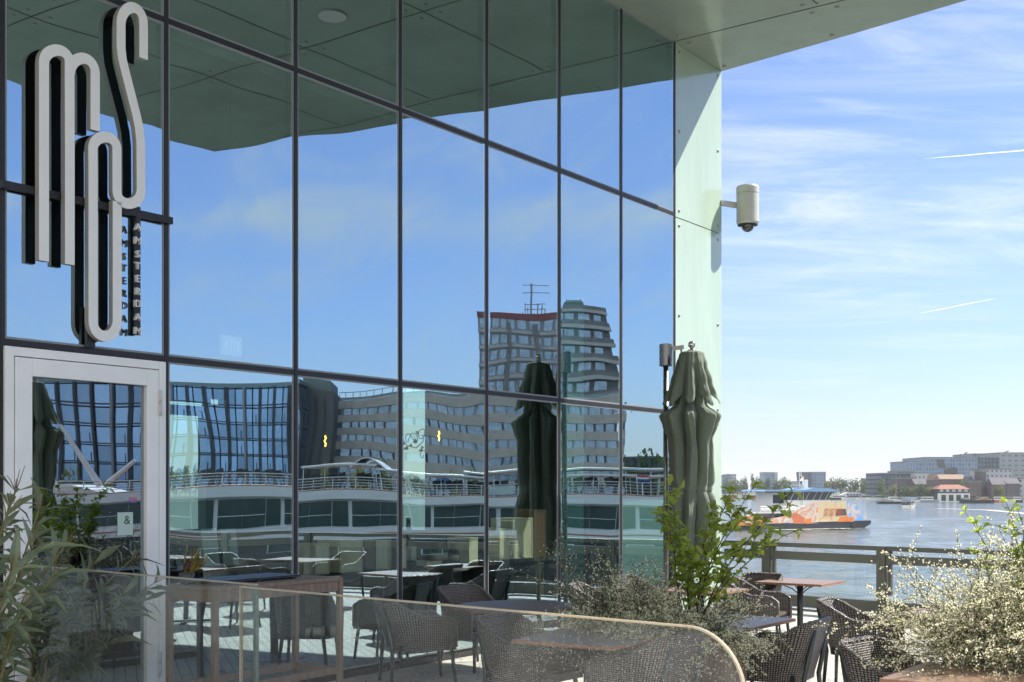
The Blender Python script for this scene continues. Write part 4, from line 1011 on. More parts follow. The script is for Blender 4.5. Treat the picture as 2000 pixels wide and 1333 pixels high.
# ---------------------------------------------------------------- far shore
m_shore = mat("far_shore", (0.10,0.11,0.07), .95, 0, .4, .03)
s1 = MB(); ys = 1085
s1.prism([(-1500,ys),(160,ys),(330,ys-150),(520,ys-260),(900,ys-320),(2400,ys-200),(2400,3500),(-1500,3500)], ZW-1, ZW+1.6)
sh = s1.build('far_bank', m_shore); tag(sh, kind='structure')
def bank_y(x):
    pts = [(-1500,ys),(160,ys),(330,ys-150),(520,ys-260),(900,ys-320),(2400,ys-200)]
    for (a,b),(c,d) in zip(pts[:-1],pts[1:]):
        if a <= x <= c: return b+(d-b)*(x-a)/(c-a)
    return ys
def gridmat(name, wall, win, bw, bh, mort, rough=.3, var=.3, spec=.5):
    m, N, L, b = newmat(name); tcn = nd(N,'ShaderNodeTexCoord'); sp = nd(N,'ShaderNodeSeparateXYZ'); L.new(tcn.outputs['Object'], sp.inputs[0])
    ax = nd(N,'ShaderNodeMath', operation='ADD'); L.new(sp.outputs['X'], ax.inputs[0]); L.new(sp.outputs['Y'], ax.inputs[1])
    cb = nd(N,'ShaderNodeCombineXYZ'); L.new(ax.outputs[0], cb.inputs[0]); L.new(sp.outputs['Z'], cb.inputs[1])
    br = nd(N,'ShaderNodeTexBrick'); br.offset = 0.0; L.new(cb.outputs[0], br.inputs['Vector']); br.inputs['Scale'].default_value = 1
    br.inputs['Brick Width'].default_value=bw; br.inputs['Row Height'].default_value=bh; br.inputs['Mortar Size'].default_value=mort; br.inputs['Bias'].default_value = 0
    br.inputs['Color1'].default_value=(*[c*(1-var) for c in win],1); br.inputs['Color2'].default_value=(*[c*(1+var) for c in win],1); br.inputs['Mortar'].default_value=(*wall,1)
    L.new(br.outputs['Color'], b.inputs['Base Color'])
    mr = nd(N,'ShaderNodeMapRange'); L.new(br.outputs['Fac'], mr.inputs[0]); mr.inputs[3].default_value=rough; mr.inputs[4].default_value=.8; L.new(mr.outputs[0], b.inputs['Roughness'])
    b.inputs['Specular IOR Level'].default_value = spec
    return m
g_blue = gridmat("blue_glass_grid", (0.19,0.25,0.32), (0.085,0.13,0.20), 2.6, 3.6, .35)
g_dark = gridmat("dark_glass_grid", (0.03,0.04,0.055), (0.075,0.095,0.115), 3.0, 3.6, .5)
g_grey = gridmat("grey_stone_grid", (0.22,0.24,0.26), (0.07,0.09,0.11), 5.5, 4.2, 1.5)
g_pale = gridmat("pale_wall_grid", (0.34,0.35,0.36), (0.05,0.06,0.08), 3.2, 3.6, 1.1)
g_brick = gridmat("brown_brick_grid", (0.12,0.085,0.075), (0.035,0.04,0.05), 3.4, 3.8, 1.3)
g_dbrick = gridmat("dark_brick_grid", (0.085,0.078,0.082), (0.035,0.04,0.05), 3.6, 3.8, 1.4)
m_tile = mat("orange_tile", (0.24,0.105,0.065), .8, 0, .2, .2); m_slate = mat("slate_roof", (0.09,0.085,0.09), .8, 0, .25, .3); m_tan = mat("tan_tile", (0.22,0.15,0.10), .8, 0, .2, .2)
m_roofgrey = mat("flat_roof", (0.16,0.17,0.17), .9)
def px2(x0, x1, y0, Y):                                 # pixel span at distance Y -> world x0, x1, top z
    return (x0-CX)/F_PX*Y, (x1-CX)/F_PX*Y, EYE-(y0-HY)/F_PX*Y
def block(name, x0, x1, ytop, Y, depth, m, label, cat='building', roof=None, rh=0, group=None, rm=None, yaw=0.0):
    a, b, zt = px2(x0,x1,ytop,Y); zb = ZW+1.5; w = b-a; h = zt-zb
    t = empty(name, ((a+b)/2, Y, zb), yaw, label, cat, group)
    if roof == 'gable_x': hw = h-rh
    elif roof in ('hip','gable_y'): hw = h-rh
    else: hw = h
    MB().box(-w/2,w/2,0,depth,0,hw).build('wall', m, t)
    r = MB(); o_ = w*.03
    if roof == 'gable_x': r.prism([(-.4,hw+.02),(depth+.4,hw+.02),(depth/2,hw+rh)], -w/2-o_, w/2+o_, 'x').build('roof', rm, t)
    elif roof == 'gable_y': r.prism([(-w/2-o_,hw+.02),(w/2+o_,hw+.02),(0,hw+rh)], -.4, depth+.4, 'y').build('roof', rm, t)
    elif roof == 'hip':
        i_ = min(w*.2,depth*.45); v = [(-w/2-o_,-.6,hw+.02),(w/2+o_,-.6,hw+.02),(w/2+o_,depth+.6,hw+.02),(-w/2-o_,depth+.6,hw+.02),(-w/2+i_,depth/2,hw+rh),(w/2-i_,depth/2,hw+rh)]
        r.add(v,[(0,1,5,4),(1,2,5),(2,3,4,5),(3,0,4),(3,2,1,0)]).build('roof', rm, t)
    else: r.box(-w/2-.2,w/2+.2,-.2,depth+.2,hw+.01,hw+.9).build('parapet', rm or m_roofgrey, t)
    return t
G_F = 'buildings on the far bank'
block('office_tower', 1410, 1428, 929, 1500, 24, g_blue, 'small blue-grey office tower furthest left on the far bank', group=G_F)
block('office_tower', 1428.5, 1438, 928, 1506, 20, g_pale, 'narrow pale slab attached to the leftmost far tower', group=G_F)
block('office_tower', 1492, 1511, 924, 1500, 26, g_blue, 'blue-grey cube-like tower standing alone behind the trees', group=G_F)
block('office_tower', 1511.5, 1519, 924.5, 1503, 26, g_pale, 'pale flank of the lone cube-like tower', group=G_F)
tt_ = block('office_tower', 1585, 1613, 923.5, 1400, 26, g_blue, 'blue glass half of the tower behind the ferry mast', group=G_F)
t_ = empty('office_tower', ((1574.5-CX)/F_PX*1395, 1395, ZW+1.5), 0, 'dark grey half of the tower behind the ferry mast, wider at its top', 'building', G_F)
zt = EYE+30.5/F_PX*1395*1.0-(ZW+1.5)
MB().prism([(-3.6,0),(6.1,0),(6.1,zt),(-6.3,zt)],0,22,'y').build('wall', g_dark, t_); MB().box(-6.3,6.1,.1,21.9,zt+.02,zt+.8).build('parapet', m_roofgrey, t_)
block('low_building', 1546, 1566, 942, 1300, 14, g_pale, 'low white building left of the ferry mast', group=G_F)
block('low_building', 1692, 1724, 936, 1350, 20, g_grey, 'low grey building far behind the blue ferry', group=G_F)
block('glass_office', 1720, 1788, 926, 960, 40, g_dark, 'dark stepped glass office left of the great grey block', group=G_F)
block('glass_office', 1756, 1786, 922, 975, 30, g_dark, 'upper dark storey of the stepped glass office', group=G_F)
block('glass_office', 1786, 1815, 925, 950, 20, g_pale, 'pale stone upper block between dark office and orange-roofed houses', group=G_F)
block('glass_office', 1772, 1830, 903, 1000, 45, g_blue, 'lower left wing of the great blue-grey glass office', group=G_F)
bo_ = block('glass_office', 1808, 1912, 895, 1010, 60, g_blue, 'great blue-grey glass office block with a dark slanting recess', group=G_F)
mm = MB(); k_ = 1009.5
def pxq(x,y): return ((x-1860)/F_PX*1010, -.35, EYE-(y-HY)/F_PX*1010-(ZW+1.5))
mm.add([pxq(1828,898),pxq(1842,898),pxq(1848,915),pxq(1832,913)],[(3,2,1,0)]).add([pxq(1856,913),pxq(1866,913),pxq(1872,925),pxq(1846,930),pxq(1842,920)],[(4,3,2,1,0)])
mm.build('dark_recess', mat("dark_recess",(0.05,0.05,0.045),.5), bo_)
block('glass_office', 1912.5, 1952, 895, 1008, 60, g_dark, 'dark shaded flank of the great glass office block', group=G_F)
block('glass_office', 1900, 1960, 888, 1100, 50, g_blue, 'set-back upper glass storey behind the great office block', group=G_F)
block('glass_office', 1952, 2030, 886, 1050, 50, g_grey, 'light grey office with rows of windows cut by the right edge', group=G_F)
block('town_house', 1750, 1788, 936, 900, 14, g_dbrick, 'dark brick warehouse behind the waterside trees', group=G_F)
block('town_house', 1788, 1824, 936, 890, 14, g_dbrick, 'dark house row with dormers left of the orange-roofed brick house', roof='gable_x', rh=4, rm=m_slate, group=G_F)
block('town_house', 1824, 1835, 927, 870, 16, g_brick, 'brick gable house with a tan roof', roof='gable_y', rh=4, rm=m_tan, group=G_F)
block('town_house', 1835, 1886, 927, 880, 14, g_brick, 'long house with a tan tiled roof behind the waterside hall', roof='gable_x', rh=3.5, rm=m_tan, group=G_F)
block('town_house', 1886, 1905, 931, 870, 14, g_pale, 'pale gabled house right of the long tan roof', roof='gable_y', rh=4, rm=m_slate, group=G_F)
block('town_house', 1904, 1914, 919, 880, 10, g_pale, 'narrow tall white house against the dark office flank', group=G_F)
block('town_house', 1893, 1917, 942, 850, 12, g_brick, 'low red-brown house beside the waterside hall', group=G_F)
block('town_house', 1916, 1926, 922, 860, 12, g_dbrick, 'narrow dark tower house beside the white modern block', group=G_F)
block('modern_block', 1926, 1976, 918, 865, 16, g_pale, 'white modern block with tall vertical windows', group=G_F)
block('town_house', 1938, 1965, 933, 845, 12, g_brick, 'brown house with a brown gable before the white modern block', roof='gable_x', rh=5, rm=m_slate, group=G_F)
block('town_house', 1966, 1992, 934, 845, 12, g_dbrick, 'dark house with a black roof near the right edge', roof='gable_x', rh=4, rm=m_slate, group=G_F)
block('town_house', 1992, 2040, 936, 850, 12, g_pale, 'pale house at the right edge of the far bank', group=G_F)
# waterside hall with the orange roof
hb_ = block('waterside_hall', 1832, 1893, 947, 790, 14, mat("hall_dark_wall",(0.05,0.055,0.06),.7), 'two-storey waterside hall with an orange hipped roof and white ground floor', roof='hip', rh=3.0, rm=m_tile, group=G_F)
hw_ = (1893-1832)/F_PX*790; lo = MB().box(-hw_/2-.3,hw_/2+.3,-.5,-.02,-2.0,4.2).build('ground_floor', mat("hall_white",(0.55,0.55,0.52),.6), hb_)
for q in range(4): MB().box(-hw_/2+2+q*4.9,-hw_/2+5+q*4.9,-.56,-.505,-.8,3.2).build('opening', m_seam, lo)
for q in range(5): MB().box(-hw_/2+1.2+q*4.0,-hw_/2+3.4+q*4.0,-.1,-.01,5.2,6.8).build('window', mat("hall_window",(0.35,0.36,0.35),.3) if q == 0 else bpy.data.materials["hall_window"], hb_)
for (a,b,Y_,lab) in (((1405,1424),(929,926.5),1490,'thin tower crane over the leftmost far tower'),((1876,1889),(892,884),1011,'small roof crane slanting up from the great glass office'),((1952,1970),(888,881),1101,'small roof crane above the set-back glass storey')):
    p, q = AT(a[0],b[0],Y_), AT(a[1],b[1],Y_); t = empty('roof_crane', p, 0, lab, 'crane', 'cranes on the far skyline'); d_ = q-p
    MB().bar((0,0,0),d_,1.0).build('jib', m_roofgrey, t); MB().bar((0,0,-5 if Y_ > 1400 else -1.5),(0,0,2),1.2).build('mast', m_roofgrey, t)
# ---------------------------------------------------------------- trees of the far bank
m_crown = [leafmat("crown_a",(0.085,0.115,0.035),.35,.25,.6,.3), leafmat("crown_b",(0.05,0.085,0.035),.35,.2,.6,.3), leafmat("crown_c",(0.12,0.135,0.045),.3,.3,.6,.3)]
m_trunk = mat("bark",(0.06,0.045,0.035),.9)
def crown_mesh(seed, w, h, n_=420, leaf=1.0, tall=False):
    rnd = random.Random(seed); mb = MB(); blobs = []
    for i in range(11 if not tall else 8):
        a = rnd.uniform(0,6.28); r = math.sqrt(rnd.random())*.62*w/2; zc = rnd.uniform(.18,.88)*h
        k_ = (1-abs(zc/h-.45)*1.1)
        blobs.append((r*math.cos(a)*k_, r*math.sin(a)*k_, zc, rnd.uniform(.22,.36)*(w if not tall else w*1.2)*(.75+.35*k_)))
    for i in range(n_):
        bx,by,bz,br = rnd.choice(blobs); d = Vector((rnd.gauss(0,1),rnd.gauss(0,1),rnd.gauss(0,1))).normalized(); rr = br*rnd.uniform(.55,1.08)
        p = Vector((bx,by,bz))+d*rr; s_ = leaf*rnd.uniform(.6,1.3)
        nn = (d+Vector((rnd.gauss(0,.6),rnd.gauss(0,.6),rnd.gauss(0,.6)))).normalized(); x = nn.orthogonal().normalized()*s_; y = nn.cross(x)
        mb.quad(p-x-y*.8,p+x*.7-y,p+x+y*.8,p-x*.8+y)
    return mb
protos = {}
def tree(name, pos, h, w, kind, label, group, seed=0, tall=False, n_=420):
    key = (kind, tall, seed % 3)
    t = empty(name, pos, random.uniform(0,6), label, 'tree', group)
    if key not in protos:
        cm = crown_mesh(40+kind*7+seed%3+(50 if tall else 0), 1.0, 1.0, n_, .045, tall).mesh('crown', m_crown[kind])
        tk = MB().tube([(0,0,0),(.01,.01,.35),(0,-.01,.7)],[.03,.024,.012],7).tube([(0,0,.3),(.16,.05,.62)],[.014,.006],5).tube([(0,0,.33),(-.13,-.1,.66)],[.014,.006],5).mesh('trunk', m_trunk)
        protos[key] = (cm, tk)
    cm, tk = protos[key]
    c = bpy.data.objects.new('crown', cm); COL.objects.link(c); c.parent = t; c.location = (0,0,h*.14); c.scale = (w,w,h*.86)
    k_ = bpy.data.objects.new('trunk', tk); COL.objects.link(k_); k_.parent = t; k_.scale = (w if not tall else w*1.4, w if not tall else w*1.4, h)
    return t
rt_ = random.Random(31)
G_TR = 'trees on the far bank'
ordw = ['first','second','third','fourth','fifth','sixth','seventh','eighth','ninth','tenth','eleventh','twelfth','thirteenth','fourteenth','fifteenth','sixteenth','seventeenth','eighteenth','nineteenth','twentieth','twenty-first','twenty-second','twenty-third','twenty-fourth','twenty-fifth','twenty-sixth','twenty-seventh','twenty-eighth','twenty-ninth','thirtieth','thirty-first','thirty-second','thirty-third','thirty-fourth','thirty-fifth','thirty-sixth']
row = []
for x_ in (1325,1340,1356,1372,1388,1403,1420,1432,1441,1450): row.append((x_, 938, 24, 0, False))
for x_, y_ in ((1457,931),(1469,930),(1501,933)): row.append((x_, y_, 10, 1, True))
for x_ in (1480,1488,1497,1512,1522,1532,1542): row.append((x_, 936+rt_.uniform(-2,3), 20, rt_.choice((0,2)), False))
for x_ in (1615,1624,1633,1642,1652,1662,1672,1682,1692,1701,1710): row.append((x_, 937+rt_.uniform(-2,2), 19, rt_.choice((0,1,2)), False))
row.sort()
for i,(x_,y_,wpx,kd,tall) in enumerate(row):
    Y = 1120+rt_.uniform(-15,60); a,_,zt = px2(x_,x_,y_,Y)
    tree('poplar' if tall else 'tree', (a,Y,ZW+1.5), zt-(ZW+1.5), wpx/F_PX*Y*(1.0 if not tall else 1), kd, ('dark slim poplar, ' if tall else 'hazy green tree, ')+ordw[min(i,35)]+' from the left of the far tree line', G_TR, i, tall)
for i,(x_,y_,w_px) in enumerate(((1724,939,24),(1745,947,20),(1757,949,18),(1771,951,20),(1784,950,18),(1797,942,14),(1803,952,18),(1815,951,18),(1826,953,16),(1877,938,26),(1955,948,12),(1945,951,10))):
    Y = 800 if x_ != 1724 else 850; Y = Y if x_ < 1860 or x_ > 1900 else 835
    a,_,zt = px2(x_,x_,y_,Y); tree('tree', (a,Y,ZW+1.5), zt-(ZW+1.5), w_px/F_PX*Y, (i*2)%3, 'light green waterside tree before the houses, '+ordw[i]+' from the left', 'waterside trees before the houses', i)
for i in range(15):
    x_ = 285+i*11+rt_.uniform(-3,3); Y = 1140; a,_,zt = px2(x_,x_,rt_.uniform(908,922),Y)
    tree('tree', (a,Y,ZW+1.5), zt-(ZW+1.5), 24/F_PX*Y, i%3, 'green tree seen through the left window of the rear wall, '+ordw[i]+' from the left', 'trees seen through the building', i)
for i in range(8):
    x_ = 770+i*11; Y = 1140; a,_,zt = px2(x_,x_,rt_.uniform(922,932),Y)
    tree('tree', (a,Y,ZW+1.5), zt-(ZW+1.5), 22/F_PX*Y, i%3, 'green tree seen through the narrow bright window of the river wall, '+ordw[i]+' from the left', 'trees seen through the building', i)
# low clutter along the bank: moored craft
m_hullw = mat("boat_white",(0.58,0.58,0.56),.4); m_hullb = mat("boat_blue",(0.03,0.10,0.27),.35); m_hulld = mat("boat_dark",(0.022,0.026,0.032),.5,0,.2,1); m_cab = mat("boat_window",(0.02,0.025,0.03),.15)
m_red = mat("boat_red",(0.30,0.06,0.045),.5); m_grey = mat("boat_grey",(0.22,0.24,0.25),.5); m_bcan = mat("blue_canopy",(0.16,0.28,0.46),.5,0,.06,.5)
def hull(L, B, H, m, parent, sheer=.25, name='hull', flare=.8, sq=False):
    k_ = 14; rows = []
    for i in range(k_+1):
        q = i/k_; x = -L/2+L*q
        wq = B/2*(1-max(0,(q-.62)/.38)**2.2) if not sq else B/2*(1-.55*max(0,(abs(q-.5)-.36)/.14)**2)
        wq *= (1-.25*max(0,(.12-q)/.12)); zt = H*(1+sheer*max(0,(q-.5)*2)**2)
        rows.append([(x,-wq,zt),(x,-wq*flare,-.5),(x,wq*flare,-.5),(x,wq,zt)])
    mb = MB().grid(rows); mb.add(rows[0],[(3,2,1,0)]); mb.add(rows[-1],[(0,1,2,3)])
    for a,b in zip(rows[:-1],rows[1:]): mb.add([a[0],b[0],b[3],a[3]],[(0,1,2,3)])
    return mb.build(name, m, parent)
G_M = 'boats moored along the far bank'
mo = [(1418,'red'),(1455,'w'),(1480,'red'),(1520,'d'),(1580,'w'),(1640,'d'),(1665,'w'),(1690,'w'),(1716,'w'),(1745,'d'),(1765,'w'),(1790,'w'),(1812,'g'),(1905,'w'),(1925,'w'),(1950,'r'),(1968,'w'),(1985,'d'),(2004,'w')]
for i,(x_,kd) in enumerate(mo):
    Yb = 1060 if x_ < 1720 else 770; X = (x_-CX)/F_PX*Yb; L = rt_.uniform(13,20)*(1 if x_ < 1860 else .55)
    Yb = min(Yb, bank_y(X)-14)
    X = (x_-CX)/F_PX*Yb
    hm = {'red':m_red,'r':m_red,'w':m_hullw,'d':m_hulld,'g':m_grey}[kd]
    t = empty('moored_boat', (X,Yb,ZW), rt_.choice((0,math.pi))+rt_.uniform(-.15,.15), {'red':'red-hulled','r':'red-hulled','w':'white','d':'dark-hulled','g':'grey'}[kd]+' boat moored on the far bank, '+ordw[i]+' from the left', 'boat', G_M)
    hull(L, L*.24, 1.5, hm, t); c_ = MB().box(-L*.32,L*.22,-L*.08,L*.08,1.2,3.6).build('cabin', m_hullw if kd != 'w' else m_grey, t); MB().box(-L*.3,L*.2,-L*.081,L*.081,2.3,3.0).build('window', m_cab, c_)
m_maststeel = mat("mast_wood",(0.36,0.26,0.14),.6)
X = (1750-CX)/F_PX*700; t = empty('sailing_barge',(X,700,ZW),.1,'flat sailing barge with one tall bare mast moored before the trees','boat')
hull(22,5,1.3,m_hulld,t); MB().tube([(0,0,1),(0,0,13.5)],[.18,.08],8).build('mast',m_maststeel,t); MB().box(-8,-2,-1.6,1.6,1.2,2.3).build('cabin',m_grey,t)
# blue and white ferry far off
X = (1668-CX)/F_PX*1000; t = empty('blue_ferry',(X,1000,ZW),0,'distant blue and white ferry crossing towards the left bank','ferry')
hull(32,8,1.9,m_hullb,t,.1,sq=True); sp = MB().prism([(-15,1.9),(15,1.9),(8,3.6),(3,5.6),(-6,5.8),(-11,3.8)],-3.5,3.5,'y').build('superstructure',m_hullw,t)
for q in range(5): MB().box(-7+q*2.6,-5.2+q*2.6,-3.56,-3.505,3.0,4.4).build('window',m_hullb,sp)
MB().tube([(-2,0,5.8),(-2,0,9)],.12,6).build('mast',m_grey,t)
# tour boat with a long blue awning
D = wy(993); X = (1775-CX)/F_PX*D; t = empty('tour_boat',(X,D,ZW),math.radians(62),'white open tour boat with passengers under a long flat blue awning','boat')
hull(15,5,1.5,m_hullw,t,.3); MB().box(-7.2,-7.0,-2,2,.4,2.0).build('transom',m_hulld,t)
MB().box(-6.5,9.5,-2.3,2.3,4.35,4.6).build('awning',m_bcan,t,bevel=.05)
pl = MB()
for x_ in (-6,-1,4):
    for y_ in (-2,2): pl.tube([(x_,y_,1.4),(x_,y_,4.35)],.06,6)
pl.build('awning_posts',m_hullw,t); MB().box(-6.6,-3.2,-2.1,2.1,2.9,4.3).box(0,4,-2.2,2.2,1.5,2.2).build('cabin',m_grey,t)
foam('wake_foam',[(X-3,D-6),(X+8,D-22),(X+16,D-50),(X+4,D-110),(X-18,D-190)],[4,7,6,5,3]).location=(0,0,0)
# dark working barge
D = wy(983.5); X = (1907-CX)/F_PX*D; t = empty('work_barge',(X,D,ZW),math.radians(176),'dark low working barge with a small wheelhouse at its left end','boat')
hull(20,5,2.0,m_hulld,t,.35); MB().box(4.5,8,-1.8,1.8,2.2,3.4).build('cabin',m_grey,t); wh = MB().box(1.0,3.2,-1.6,1.6,2.0,4.6).build('wheelhouse',mat("barge_brown",(0.10,0.07,0.05),.6),t); MB().box(.95,3.25,-1.65,1.65,3.5,4.2).build('window',m_cab,wh)
MB().prism([(-8,2.0),(-1,2.0),(-2,3.0),(-5,3.4),(-7.5,2.8)],-1.6,1.6,'y').build('tarpaulin',mat("ochre_tarp",(0.30,0.18,0.07),.8),t)
foam('wake_foam',[(X-2,D-5),(X+16,D-6),(X+40,D-3)],[2,2.5,1.5])
# ---------------------------------------------------------------- people (far off on the boats)
def person_mesh(seed, shirt, seated):
    bm_v, bm_e, rad = [], [], []
    def J(p, r, par=None):
        bm_v.append(p); rad.append(r)
        if par is not None: bm_e.append((par, len(bm_v)-1))
        return len(bm_v)-1
    hz_ = .48 if seated else .92
    pel = J((0,0,hz_),.14); ch = J((0,.02,hz_+.30),.15,pel); sh_ = J((0,0,hz_+.48),.12,ch); nk = J((0,.01,hz_+.58),.055,sh_); hd = J((0,.02,hz_+.68),.085,nk); J((0,.03,hz_+.80),.08,hd)
    for s_ in (-1,1):
        a = J((s_*.19,0,hz_+.47),.06,sh_); e = J((s_*.25,.02,hz_+.22),.045,a); w = J((s_*.2,.2,hz_+.08 if not seated else hz_+.14),.035,e); J((s_*.18,.28,hz_+.08 if not seated else hz_+.16),.04,w)
        if seated: k_ = J((s_*.12,.42,hz_),.075,pel); f_ = J((s_*.12,.42,.08),.05,k_); J((s_*.12,.56,.04),.045,f_)
        else: k_ = J((s_*.11,.02,.48),.075,pel); f_ = J((s_*.11,-.01,.08),.05,k_); J((s_*.11,.14,.04),.045,f_)
    me = bpy.data.meshes.new('person'); me.from_pydata(bm_v, bm_e, []); o = bpy.data.objects.new('person', me); COL.objects.link(o)
    md = o.modifiers.new('skin','SKIN')
    for i, sv in enumerate(me.skin_vertices[0].data): sv.radius = (rad[i],rad[i]); sv.use_root = (i == 0)
    o.modifiers.new('sub','SUBSURF').levels = 1
    bpy.context.view_layer.update()
    m2 = bpy.data.meshes.new_from_object(o.evaluated_get(bpy.context.evaluated_depsgraph_get())); bpy.data.objects.remove(o)
    m2.materials.clear()
    for c_ in (mat("skin",(0.42,0.27,0.19),.6), mat("shirt",shirt,.8), mat("trousers",(0.04,0.05,0.08),.8), mat("hair",(0.04,0.028,0.02),.8)): m2.materials.append(c_)
    for p in m2.polygons:
        z = p.center.z; p.material_index = 3 if z > hz_+.78 else (0 if z > hz_+.55 else (1 if z > hz_+.02 else 2)); p.use_smooth = True
        if abs(p.center.x) < .3 and p.center.y > .18 and z < hz_+.2 and z > hz_-.02 and not seated: p.material_index = 0
    m2.name = 'person'; return m2
PM = [person_mesh(1,(0.45,0.43,0.40),True), person_mesh(2,(0.08,0.12,0.25),True), person_mesh(3,(0.40,0.10,0.08),False), person_mesh(4,(0.05,0.05,0.055),False)]
def person(k_, world_pos, rz, label, group):
    o = bpy.data.objects.new('person', PM[k_]); COL.objects.link(o); o.location = world_pos; o.rotation_euler = (0,0,rz); tag(o, label, 'person', group); return o
D = wy(993); X = (1775-CX)/F_PX*D
for i,(dx,dy,k_) in enumerate(((-4,-3,2),(-2.5,-1.5,0),(-1,0,1),(1.5,.5,2),(2.2,2,0),(0,4,1))):
    person(k_, (X+dx*.7, D+dy, ZW+1.5), 1.0+i, ['standing passenger in red at the stern rail of the tour boat','seated passenger in pale top at the left of the tour boat','seated passenger in navy amidships on the tour boat','standing passenger in red under the awning middle','seated passenger in pale top at the right of the tour boat','seated passenger in navy furthest forward in the tour boat'][i], 'passengers on the tour boat')
# ---------------------------------------------------------------- the big ferry
def wrapmat(name, seed, cols, sc_=.35):
    m, N, L, b = newmat(name); tcn = nd(N,'ShaderNodeTexCoord'); nz = nd(N,'ShaderNodeTexNoise'); L.new(tcn.outputs['Object'], nz.inputs['Vector']); nz.inputs['Scale'].default_value=sc_; nz.inputs['Detail'].default_value=6; nz.inputs['Distortion'].default_value=1.8; nz.inputs['Roughness'].default_value=.6
    cr = nd(N,'ShaderNodeValToRGB'); L.new(nz.outputs[0], cr.inputs[0]); cr.color_ramp.interpolation='LINEAR'
    for i,(p,c) in enumerate(cols):
        e = cr.color_ramp.elements[i] if i < 2 else cr.color_ramp.elements.new(p)
        e.position = p; e.color = (*c,1)
    L.new(cr.outputs[0], b.inputs['Base Color']); b.inputs['Roughness'].default_value=.4; return m
m_w1 = wrapmat("wrap_pale",1,[(.30,(.58,.60,.66)),(.42,(.62,.50,.40)),(.50,(.60,.24,.10)),(.58,(.66,.60,.52)),(.68,(.30,.34,.46))])
m_w2 = wrapmat("wrap_sand",2,[(.30,(.60,.45,.24)),(.46,(.64,.50,.30)),(.57,(.62,.46,.27)),(.66,(.40,.25,.16)),(.74,(.62,.48,.30))],.22)
m_w3 = wrapmat("wrap_blue",3,[(.30,(.12,.32,.68)),(.48,(.20,.42,.74)),(.55,(.60,.42,.32)),(.62,(.66,.62,.58)),(.7,(.12,.30,.62))],.5)
m_wo = mat("wrap_orange",(0.66,0.20,0.04),.4,0,.12,.8); m_sand = mat("ferry_orange",(0.52,0.21,0.05),.45,0,.10,1.0); m_letter = mat("letter_white",(0.72,0.70,0.66),.5); m_lred = mat("letter_red",(0.55,0.13,0.03),.5)
yb, yp = 256.0, 274.0
P0 = Vector(((1437-CX)/F_PX*yb, yb)); P1 = Vector(((1701-CX)/F_PX*yp, yp)); fd = P1-P0; FL = fd.length; fa = math.atan2(fd.y,fd.x); mid_ = (P0+P1)/2
fx, fy = -math.sin(fa), math.cos(fa)
ctr = mid_ + Vector((fx,fy))*4.2
FY = empty('ferry',(ctr.x,ctr.y,ZW),fa,'large river ferry with colourful advertising sides and a blue roof passing the terrace','ferry')
def fxm(px):                                            # image column -> position along the near side
    lo_, hi_ = -FL, FL
    for _ in range(40):
        m_ = (lo_+hi_)/2; p = mid_+fd.normalized()*m_
        if CX+F_PX*p.x/p.y < px: lo_ = m_
        else: hi_ = m_
    return lo_
def fzm(px, py):
    p = mid_+fd.normalized()*fxm(px); return EYE-(py-HY)/F_PX*p.y-ZW
hl = MB(); L2 = FL/2
hl.prism([(-L2+1.2,-.6),(L2-3.5,-.6),(L2,1.0),(L2,1.75),(-L2,1.35),(-L2,.7)],-4.2,4.2,'y').build('hull',m_hulld,FY)
MB().prism([(L2-6,.35),(L2-4.4,.35),(L2-4.2,1.2),(L2-5.8,1.2)],-4.35,-4.21,'y').build('fender',m_seam,FY)
def side_poly(name, pts, y0, y1, m):
    return MB().prism([(fxm(a),fzm(a,b)) for a,b in pts], y0, y1, 'y').build(name, m, FY)
w1 = side_poly('advert_side',[(1498,1024),(1598,1023),(1598,980),(1592,980),(1560,994),(1530,1009),(1508,1013)],-4.2,-4.08,m_w1)
w2 = side_poly('advert_side',[(1598,1023),(1657,1020),(1653,979),(1598,980)],-4.199,-4.081,m_w2)
w3 = side_poly('advert_side',[(1657,1020),(1699,1018),(1690,1006),(1678,991),(1668,984),(1653,979)],-4.198,-4.082,m_w3)
side_poly('orange_patch',[(1573,1023.5),(1585,1023.2),(1585,1013),(1573,1014)],-4.23,-4.205,m_wo); side_poly('orange_patch',[(1658,1019.7),(1668,1019.3),(1667,1010),(1658,1011)],-4.23,-4.205,m_wo)
side_poly('orange_patch',[(1636,1020),(1657,1019.3),(1657,1008),(1640,1011)],-4.229,-4.206,m_wo); side_poly('orange_patch',[(1552,1023.5),(1570,1023),(1572,1012),(1553,1001),(1545,1006)],-4.228,-4.206,mat("advert_red",(0.55,0.16,0.07),.5))
side_poly('dark_patch',[(1632,1008),(1654,1007),(1652,994),(1634,995)],-4.2285,-4.206,mat("advert_dark",(0.10,0.08,0.08),.5))
textobj('advert_text','GET OUT THERE',2.3,.01,m_lred,w2,(fxm(1627),-4.245,fzm(1626,1001.5)),(math.pi/2,0,0),.30)
bx_ = side_poly('stern_panel',[(1436,1027),(1491,1026.5),(1488,1008.5),(1438,1008.5)],-4.3,-4.0,m_sand)
textobj('stern_text','GET OUT THERE',.78,.01,m_letter,bx_,(fxm(1461),-4.32,fzm(1461,1015.0)),(math.pi/2,0,0),.72)
MB().bar((fxm(1449),-4.31,fzm(1461,1020)),(fxm(1473),-4.31,fzm(1461,1020)),.03,.18).build('small_print',m_letter,bx_)
d0, d1 = fxm(1440), fxm(1600)
MB().box(-L2+.6,L2-4,-3.9,4.1,1.4,1.55).build('lower_deck',m_grey,FY)
ud = fzm(1520,1000); MB().box(fxm(1472),fxm(1592),-3.9,4.1,ud-.35,ud).build('upper_deck',m_hullw,FY)
MB().box(fxm(1500),fxm(1590),-1.6,3.9,1.56,ud-.36).build('saloon_wall',m_hullw,FY)
